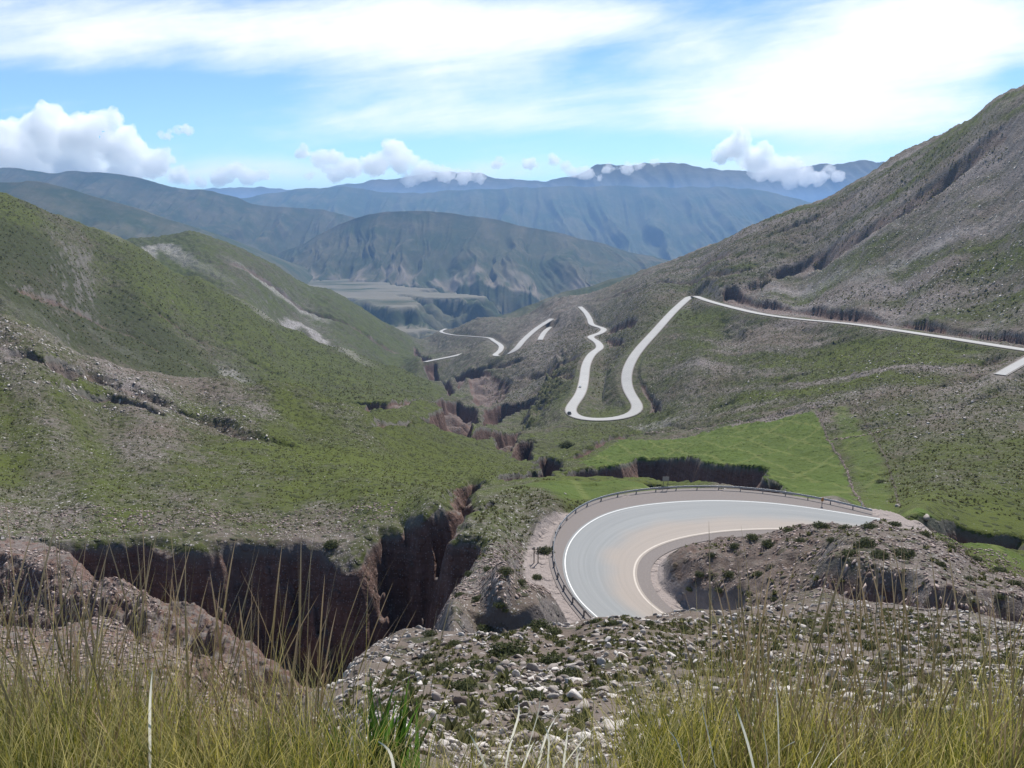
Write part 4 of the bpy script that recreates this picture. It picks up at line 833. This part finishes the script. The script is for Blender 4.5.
box('post', M_WHITE, .12,.12,1.9, (0,0,.95), m_, .01, (0,R(6),0)); box('base_stone', M_BOARD, .4,.35,.2, (0,0,.08), m_, .05)
x, y = ghit(899,506,140); o = place(2, x, y, .75, 'white painted block in the grass right of the thin white post', None, 'boulder', plist=M_BOUL); 
if 'used' in o: del o['used']
Pm = onz(668,494,ZB); gz = float(ground(Pm[0], Pm[1]+2.5)); sg = empty('road_sign', (Pm[0], Pm[1]+2.5, gz)); tag(sg, 'small pale rectangular board standing just behind the far rail', 'sign')
h_ = -48+2.0-gz; box('board', M_BOARD, 1.15,.05,.75, (0,0,h_), sg, .01)
for s in (-.4,.4): box('leg', M_WOOD, .08,.06,h_, (s,.06,h_/2), sg, .01)
for i, (u, v, lb) in enumerate(((534,563,'left one of two thin wooden posts left of the guardrail'),(538,563,'right one of two thin wooden posts left of the guardrail'))):
    x, y = ghit(u, v, 70); w_ = empty('wooden_post', (x, y, float(ground(x,y)))); tag(w_, lb, 'post'); box('stake', M_WOOD, .14,.14,2.2, (0,0,1.05), w_, .03); box('cap', M_BOARD, .34,.2,.26, (0,0,2.25), w_, .04)

# vehicles on the second bend
def nearest_road(u, v):
    Q = road_b; a, t = at(u, v); d = np.hypot(Q[:,0]/Q[:,1]-a, Q[:,2]/Q[:,1]-t); k = int(np.argmin(d)); tg = Q[min(k+1,len(Q)-1)]-Q[max(k-1,0)]; return Q[k], math.atan2(tg[1], tg[0])
def car(u, v, paint, label, cat, side):
    import bmesh
    p, th = nearest_road(u, v); nx, ny = -math.sin(th), math.cos(th)
    e = empty('parked_car' if False else 'car', (p[0]+nx*side, p[1]+ny*side, p[2]+.06+.0004*p[1]), th); tag(e, label, cat)
    pr = [(-2.2,.35),(-2.25,.85),(-2.05,1.0),(-1.5,1.08),(-1.1,1.55),(.25,1.58),(.95,1.08),(1.9,.95),(2.2,.75),(2.25,.35)]
    n = len(pr); co = np.array([[x,y*(.85 if z > 1.2 else 1),z] for y in (-.88,.88) for x,z in pr]); bm = bmesh.new(); vs = [bm.verts.new(c) for c in co]
    bm.faces.new(vs[:n][::-1]); bm.faces.new(vs[n:])
    for k in range(n): bm.faces.new((vs[k], vs[(k+1)%n], vs[n+(k+1)%n], vs[n+k]))
    bmesh.ops.recalc_face_normals(bm, faces=bm.faces); bmesh.ops.bevel(bm, geom=bm.edges[:], offset=.05, segments=2, affect='EDGES')
    me = bpy.data.meshes.new('body'); bm.to_mesh(me); bm.free(); me.materials.append(paint); o = bpy.data.objects.new('body', me); COL.objects.link(o); o.parent = e
    for x, w_, z, r_ in ((-1.33,.03,1.3,-.68),(.62,.03,1.33,.78)): box('windscreen', M_GLASS, .03,1.3,.5, (x,0,z), e, 0, (0,-r_*-1,0))
    for sy in (-.80,.80): box('side_window', M_GLASS, 1.3,.03,.34, (-.4,sy,1.3), e, 0)
    for x in (-1.4,1.4):
        for y_ in (-.86,.86):
            bm = bmesh.new(); bmesh.ops.create_cone(bm, cap_ends=True, segments=16, radius1=.34, radius2=.34, depth=.22); me = bpy.data.meshes.new('wheel'); bm.to_mesh(me); bm.free(); me.materials.append(M_BLACK)
            o = bpy.data.objects.new('wheel', me); COL.objects.link(o); o.parent = e; o.location = (x,y_,.34); o.rotation_euler = (R(90),0,0)
car(582,388,M_WHITE,'small white car driving on the second bend','car',1.8)
car(570,418,plain('dark_paint',(.03,.03,.035),.3),'small dark car rounding the tip of the second bend','car',1.6)

# ------------------------------------------------------------------ tall foreground grass
def blades(r, roots, n_per, length, lean, width, bendv, segs=6, spread=.06, dirbias=None):
    P0 = np.repeat(roots, n_per, axis=0); n = len(P0); P0 = P0+np.c_[r.normal(0,spread,(n,2)), np.zeros(n)]
    th = r.uniform(0,6.283,n); tl = np.repeat(r.uniform(.5,1.3,len(roots)), n_per); tth = np.repeat(r.uniform(0,6.283,len(roots)), n_per); l = np.minimum(length*r.uniform(.55,1.1,n)*tl, length*1.06); le = np.abs(r.normal(0,lean,n)); bd = bendv*r.uniform(.3,1.5,n)
    dx = np.cos(th)+.7*np.cos(tth); dy = np.sin(th)+.7*np.sin(tth); k = np.hypot(dx,dy)+.01; dx, dy = dx/k, dy/k
    if dirbias is not None: dx = dx+dirbias; k = np.hypot(dx,dy); dx, dy = dx/k, dy/k
    t = np.linspace(0, 1, segs)
    ang = le[:,None]+bd[:,None]*t[None,:]**1.5
    ds = (l/(segs-1))[:,None]; hor = np.cumsum(np.c_[np.zeros(n), (np.sin(ang)*ds)[:,:-1]],1); ver = np.cumsum(np.c_[np.zeros(n), (np.cos(ang)*ds)[:,:-1]],1)
    C_ = np.stack([P0[:,0:1]+hor*dx[:,None], P0[:,1:2]+hor*dy[:,None], P0[:,2:3]+ver], -1)
    return C_, t, np.stack([-dy, dx], -1)
def strip(C_, wid, sd, r):
    n, m, _ = C_.shape; ph = r.uniform(0, 6.283, n); S = np.stack([np.cos(ph), np.sin(ph)], -1)
    off = S[:,None,:]*wid[...,None]; a = C_.copy(); b = C_.copy(); a[...,:2] -= off; b[...,:2] += off
    co = np.stack([a, b], 2).reshape(-1,3); idx = np.arange(n*m*2).reshape(n, m, 2)
    f = np.stack([idx[:,:-1,0], idx[:,:-1,1], idx[:,1:,1], idx[:,1:,0]], -1).reshape(-1,4); return co, f
def grass_mat(name, a, b, tipc, tr_=.6):
    s = NT(name); rv = s.attr('rv'); t = s.attr('t'); c = s.mix(rv, a, b); c = s.mix(s.ss(t, .6, 1.05), c, tipc)
    bs = s.bsdf(c, .55, None, .3); tr = s.n('BsdfTranslucent'); s.set(tr.inputs[0], c); mx = s.n('MixShader'); mx.inputs[0].default_value = tr_; s.l(bs.outputs[0], mx.inputs[1]); s.l(tr.outputs[0], mx.inputs[2]); s.l(mx.outputs[0], s.out.inputs[0]); return s.m
M_GRASS = grass_mat('golden_green_grass', (.05,.085,.012), (.36,.31,.055), (.64,.52,.24)); M_STALK = grass_mat('seed_stalk', (.11,.10,.03), (.27,.19,.09), (.38,.27,.18), .25); M_LEAF = grass_mat('fresh_green_leaf', (.035,.09,.012), (.09,.18,.025), (.11,.19,.03)); M_DRY = grass_mat('bleached_leaf', (.55,.52,.42), (.7,.66,.55), (.75,.72,.62))
rg = np.random.default_rng(5)
def tuft_roots(n, u0, u1, y0, y1, r):
    y = r.uniform(y0, y1, n); u = r.uniform(u0, u1, n); a, _ = at(u, 740); x = a*y; return np.c_[x, y, ground(x, y)]
def grass_object(name, label, roots, n_per, length, lean, width, bendv, mat, seed, segs=7, spread=.07, head=False, dirbias=None):
    r = np.random.default_rng(seed); C_, t, sd = blades(r, roots, n_per, length, lean, width, bendv, segs, spread, dirbias)
    w = width*(1-t)**.7; w = np.broadcast_to(w[None], C_.shape[:2])
    if head: w = np.broadcast_to((width*np.where(t < .62, .55, np.interp(t, [.62,.72,.9,1], [.6,1.7,1.1,.15])))[None], C_.shape[:2])
    w = w*r.uniform(.6,1.3,len(C_))[:,None]; co, f = strip(C_, w, sd, r); rv = np.repeat(r.uniform(0,1,len(C_)), len(t)*2); tt = np.tile(np.repeat(t,2), len(C_))
    return tag(soup(name, co, f, mat, dict(rv=rv, t=tt)), label, kind='stuff')
grass_object('grass', 'dense golden green tussock grass along the bottom of the view', np.vstack([tuft_roots(34,-60,360,2.3,3.7,rg), tuft_roots(36,650,1090,2.3,3.7,rg), tuft_roots(7,360,650,1.85,2.2,rg), tuft_roots(36,-60,1090,1.75,2.3,rg)]), 135, .68, .24, .0029, .8, M_GRASS, 11, spread=.075)
grass_object('grass', 'taller thin olive blades standing out of the tussocks', np.vstack([tuft_roots(40,-60,340,2.2,3.3,rg), tuft_roots(36,670,1080,2.2,3.3,rg)]), 26, .95, .17, .0019, .45, M_GRASS, 17, spread=.06)
grass_object('grass', 'fine pale grass tips in front at the centre', tuft_roots(26,400,700,1.9,2.8,rg), 70, .52, .3, .0018, 1.1, M_GRASS, 12, spread=.08)
grass_object('seed_stalks', 'tall thin brown seed stalks rising left', tuft_roots(44,-60,330,2.3,3.3,rg), 10, 1.12, .15, .0019, .25, M_STALK, 13, 12, .06, True, .35)
grass_object('seed_stalks', 'tall thin brown seed stalks rising right', tuft_roots(44,720,1075,2.3,3.4,rg), 10, 1.12, .12, .0019, .22, M_STALK, 14, 12, .06, True, -.1)
grass_object('seed_stalks', 'a few leaning seed stalks near the centre', tuft_roots(7,230,420,2.3,2.9,rg), 6, .98, .5, .0015, .4, M_STALK, 15, 12, .05, True, 1.0)
def plant(u, y, h, seed, label):
    a, _ = at(u, 720); x = a*y; z = float(ground(x, y)); r = np.random.default_rng(seed); C_, t, sd = blades(r, np.array([[0,0,0.]]), 90, h, .22, .01, .5, 6, .05)
    w = .011*np.sin(np.clip(t*1.05+.08,0,1)*math.pi)**.8; co, f = strip(C_, np.broadcast_to(w[None], C_.shape[:2]), sd, r)
    o = soup('leafy_plant', co, f, M_LEAF, dict(rv=np.repeat(r.uniform(0,1,len(C_)), len(t)*2), t=np.zeros(len(co)))); o.location = (x,y,z); return tag(o, label, 'plant')
plant(385, 3.0, .62, 71, 'bright green leafy plant rising from the grass left of centre'); plant(1015, 3.1, .78, 72, 'bright green leafy plant at the right edge of the grass'); plant(300, 3.1, .6, 73, 'small bright green plant low in the grass at the left')
def dry_leaf(u0, v0, u1, v1, y, wd, label, group, k):
    p = pt(u0, v0, y); q = pt(u1, v1, y-.12); t = np.linspace(0,1,9); c = p[None]*(1-t)[:,None]+q[None]*t[:,None]; c[:,2] += .03*np.sin(t*math.pi); c[:,0] += .35*(.05-.02*(k%5))*np.sin(t*math.pi*.5)**2*np.sin(t*3.1)
    w = wd*np.sin(np.clip(.12+t*.88,0,1)*math.pi)**.7; d = q-p; sdv = np.array([-d[2],0,d[0]]); sdv /= np.linalg.norm(sdv)
    co = np.stack([c-sdv*w[:,None]+[0,.004,0], c+sdv*w[:,None]], 1).reshape(-1,3); idx = np.arange(18).reshape(9,2); f = np.stack([idx[:-1,0],idx[:-1,1],idx[1:,1],idx[1:,0]],-1)
    o = soup('dry_leaf', co-p, f, M_DRY, dict(rv=np.full(18,k%3/2.), t=np.repeat(t,2)*0)); o.location = p; return tag(o, label, 'leaf', group)
for k, (a_, b_, c_, d_) in enumerate(((520,790,540,690),(545,800,600,722),(560,805,568,725),(570,790,590,718),(575,800,583,749),(505,775,518,702),(600,800,608,760),(780,790,774,668),(760,800,735,705),(720,800,700,690),(800,800,826,735),(810,800,850,745),(755,790,795,742),(495,800,470,735),(530,800,560,712),(585,800,572,742),(548,790,545,728),(515,800,535,740),(770,790,762,720),(790,795,812,752),(400,800,378,742),(690,800,668,730),(870,800,905,748),(150,790,152,672))):
    dry_leaf(a_, b_, c_, d_, 2.0+.07*(k%4), .0017+.0008*(k%3), 'bleached white grass blade curving up in the foreground', 'bleached grass blades', k)

# ------------------------------------------------------------------ cumulus clouds beyond the valley
def cloud_mat():
    s = NT('cloud_white'); v = s.n('VolumePrincipled'); v.inputs['Color'].default_value = (1,1,1,1); v.inputs['Density'].default_value = .0034; v.inputs['Anisotropy'].default_value = .35
    s.l(v.outputs[0], s.out.inputs['Volume']); return s.m
M_CLOUD = cloud_mat()
def cloud(puffs, Y, label, seed, vox=55):
    import bmesh
    r = np.random.default_rng(seed); vs = []; fs = []; k = 0; px = Y/850.
    allp = []
    for u, v, rad in puffs:
        allp.append((u, v, rad))
        for _ in range(16):
            th = r.uniform(-.3, math.pi+.3); allp.append((u+math.cos(th)*rad*.85, v-math.sin(th)*rad*.75, rad*r.uniform(.14,.5)))
    for u, v, rad in allp:
        c = pt(u, v, Y+r.uniform(-1,1)*rad*px*.5); vs.append(IV2*np.array([1,1,.85])*rad*px+c); fs.append(IF2+k); k += len(IV2)
    c0 = pt(puffs[0][0], puffs[0][1], Y); tmp = soup('cloud', np.vstack(vs)-c0, np.vstack(fs), M_CLOUD)
    m = tmp.modifiers.new('r', 'REMESH'); m.mode = 'VOXEL'; m.voxel_size = vox
    for sz, st in ((420, 170), (140, 110)):
        tx = bpy.data.textures.new('puff', 'CLOUDS'); tx.noise_scale = sz; tx.noise_depth = 3; d = tmp.modifiers.new('d', 'DISPLACE'); d.texture = tx; d.strength = st*2; d.mid_level = .5
    me = bpy.data.meshes.new_from_object(tmp.evaluated_get(bpy.context.evaluated_depsgraph_get())); me.materials.clear(); me.materials.append(M_CLOUD)
    me.polygons.foreach_set('use_smooth', np.ones(len(me.polygons), bool)); o = bpy.data.objects.new('cloud', me); COL.objects.link(o); bpy.data.objects.remove(tmp); o.location = c0
    o.name = 'cloud'; return tag(o, label, 'cloud')
cloud([(10,150,26),(-30,150,30),(52,135,26),(48,115,13),(85,140,24),(100,125,14),(112,118,10),(120,150,22),(150,165,16),(165,158,9),(35,168,26),(80,172,24),(125,176,18),(180,178,10),(-80,150,40)], 27500, 'largest white cumulus bank over the left ridge', 1)
cloud([(170,135,4),(178,131,5),(186,130,5),(160,134,3)], 27500, 'tiny detached cloud puff right of the left bank', 2, 30)
cloud([(222,178,10),(235,172,9),(250,178,9),(262,176,8),(200,181,6)], 27500, 'low white cloud behind the left ridge end', 3)
cloud([(305,152,7),(320,160,10),(335,158,9),(350,168,11),(375,165,12),(395,150,12),(400,160,14),(425,172,12),(445,176,9),(335,175,9),(410,180,9),(465,178,8),(480,178,6),(310,176,6)], 27500, 'ragged cloud bank in the middle above the blue ridge', 4)
cloud([(500,163,6),(530,164,7),(555,160,7),(565,166,6),(585,174,8),(572,172,6),(600,178,4)], 27500, 'small cloud between the middle bank and the right bank', 5, 45)
cloud([(610,168,5),(625,169,6),(640,166,5),(655,163,4)], 27500, 'thin cloud cap on the crest of the far range', 6, 35)
cloud([(742,138,9),(738,130,5),(735,150,14),(755,160,15),(720,158,9),(775,170,14),(790,168,12),(805,177,11),(820,178,9),(790,180,10),(760,175,9),(838,176,7),(830,170,5),(765,150,8)], 27500, 'tall white cumulus in front of the far range at right', 7)

# ------------------------------------------------------------------ air
hz = NT('valley_haze'); pv = hz.n('VolumePrincipled'); pv.inputs['Color'].default_value = (.34,.58,1.,1); pv.inputs['Density'].default_value = 5.6e-5; pv.inputs['Anisotropy'].default_value = 0
hz.l(pv.outputs[0], hz.out.inputs['Volume'])
bx = [(-33000,33000),(-60,24200),(-760,520)]
cc = np.array([[x,y,z] for z in bx[2] for x,y in ((bx[0][0],bx[1][0]),(bx[0][1],bx[1][0]),(bx[0][1],bx[1][1]),(bx[0][0],bx[1][1]))], float)
hb = soup('haze', cc, cf, hz.m); tag(hb, kind='stuff')

# ------------------------------------------------------------------ world, sun, camera
SUN_EL, SUN_AZ = R(52), R(22)          # azimuth measured clockwise from +Y (straight ahead)
sd = Vector((math.sin(SUN_AZ)*math.cos(SUN_EL), math.cos(SUN_AZ)*math.cos(SUN_EL), math.sin(SUN_EL)))
sun = bpy.data.lights.new('sun', 'SUN'); sun.energy = 5.0; sun.angle = R(.5); sun.color = (1, .965, .92)
so_ = bpy.data.objects.new('sun', sun); COL.objects.link(so_); so_.rotation_euler = (-sd).to_track_quat('-Z', 'Y').to_euler(); so_.location = (0,0,500)
W = bpy.data.worlds.new('World'); SC.world = W; W.use_nodes = True; wt = W.node_tree; wt.nodes.clear()
def wn(ty, **k):
    nd = wt.nodes.new('ShaderNode'+ty)
    for a, b in k.items(): setattr(nd, a, b)
    return nd
wl = wt.links.new
sky = wn('TexSky', sky_type='NISHITA'); sky.sun_disc = False; sky.sun_elevation = SUN_EL; sky.sun_rotation = SUN_AZ; sky.altitude = 3800; sky.air_density = 1.0; sky.dust_density = 1.; sky.ozone_density = .6
bg = wn('Background'); bg.inputs[1].default_value = .105; wo = wn('OutputWorld'); wl(bg.outputs[0], wo.inputs[0])
def wm(op, a, b=0., c=None):
    nd = wn('Math', operation=op)
    for k, v in enumerate((a, b) if c is None else (a, b, c)):
        if isinstance(v, bpy.types.NodeSocket): wl(v, nd.inputs[k])
        else: nd.inputs[k].default_value = v
    return nd.outputs[0]
def wss(x, a, b):
    nd = wn('MapRange', interpolation_type='SMOOTHSTEP'); wl(x, nd.inputs[0]); nd.inputs[1].default_value = a; nd.inputs[2].default_value = b; return nd.outputs[0]
sx = wn('SeparateXYZ'); wl(wn('TexCoord').outputs['Generated'], sx.inputs[0])
yy = wm('MAXIMUM', sx.outputs[1], .05); az = wm('DIVIDE', sx.outputs[0], yy); el = wm('DIVIDE', sx.outputs[2], yy)   # slope of the sight direction
cx = wn('CombineXYZ'); wl(az, cx.inputs[0]); wl(el, cx.inputs[1]); wl(wm('MULTIPLY', sx.outputs[1], .3), cx.inputs[2])
def wnoise(scx, scy, rot, det, rough, seed, dist=0.):
    m = wn('Mapping'); wl(cx.outputs[0], m.inputs[0]); m.inputs['Rotation'].default_value = (0,0,rot); m.inputs['Location'].default_value = (seed, seed*.7, seed)
    m2 = wn('Mapping'); wl(m.outputs[0], m2.inputs[0]); m2.inputs['Scale'].default_value = (scx, scy, 1)
    nd = wn('TexNoise'); wl(m2.outputs[0], nd.inputs['Vector']); nd.inputs['Scale'].default_value = 1; nd.inputs['Detail'].default_value = det; nd.inputs['Roughness'].default_value = rough; nd.inputs['Distortion'].default_value = dist; return nd.outputs['Fac']
cir = wnoise(3.2, 15, R(-9), 9, .6, 1.3, .5); puff = wnoise(9, 16, R(-4), 9, .62, 4.1, .2); wisp = wnoise(7, 55, R(-7), 7, .6, 7.7, .6)
cov = None
for u, v, su, sv, am in ((110,12,200,26,.75),(20,48,120,22,.5),(300,42,190,24,.7),(430,15,170,26,.55),(450,75,210,28,.8),(400,118,180,20,.55),(600,122,240,16,.45),(560,22,140,24,.8),(860,55,150,60,1.15),(960,20,120,60,1.),(770,105,140,30,.65),(960,110,140,22,.5),(700,60,50,40,.3),(100,172,240,16,.5),(430,174,230,13,.5),(780,170,120,18,.5),(700,165,240,12,.35),(170,90,60,20,-.15),(640,72,80,18,-.4),(80,84,130,13,-.5),(640,138,120,12,-.25),(230,110,80,30,-.3),(700,12,50,12,-.2),(790,120,110,18,.5),(1015,75,22,18,-.6)):
    a0, t0 = (float(q) for q in at(u, v)); g = wm('ADD', wm('POWER', wm('DIVIDE', wm('SUBTRACT', az, a0), su/F), 2.), wm('POWER', wm('ABSOLUTE', wm('DIVIDE', wm('SUBTRACT', el, t0), sv/F)), 2.))
    g = wm('MULTIPLY', wm('EXPONENT', wm('MULTIPLY', g, -1.)), am); cov = g if cov is None else wm('ADD', cov, g)
dens = wm('ADD', cov, wm('ADD', wm('MULTIPLY', wm('SUBTRACT', cir, .5), 1.9), wm('ADD', wm('MULTIPLY', wm('SUBTRACT', puff, .5), 1.1), wm('MULTIPLY', wm('SUBTRACT', wisp, .5), .7))))
al = wss(dens, -.08, 1.7)
low = wss(el, .28, .0)
mx = wn('Mix', data_type='RGBA'); wl(wm('MULTIPLY', al, .97), mx.inputs[0]); tn = wn('Mix', data_type='RGBA', blend_type='MULTIPLY'); tn.inputs[0].default_value = 1; tn.inputs[7].default_value = (.86,1.06,1.08,1); wl(sky.outputs[0], tn.inputs[6]); wl(tn.outputs[2], mx.inputs[6]); mx.inputs[7].default_value = (8.9,9.1,9.4,1)
wl(mx.outputs[2], bg.inputs[0])
cam = bpy.data.cameras.new('camera'); co_ = bpy.data.objects.new('camera', cam); COL.objects.link(co_); SC.camera = co_
cam.sensor_width = 36; cam.lens = 36*F/1024; co_.location = (0,0,0); co_.rotation_euler = (R(90)-PITCH, 0, 0); cam.clip_end = 200000; cam.clip_start = .05
SC.view_settings.view_transform = 'Standard'; SC.view_settings.look = 'None'; SC.view_settings.gamma = 1; SC.view_settings.use_curve_mapping = False
SC.view_settings.exposure = .45
SC.cycles.use_denoising = True; SC.cycles.max_bounces = 8; SC.cycles.volume_bounces = 32; SC.cycles.max_bounces = 32; SC.cycles.diffuse_bounces = 4; SC.cycles.volume_step_rate = 1
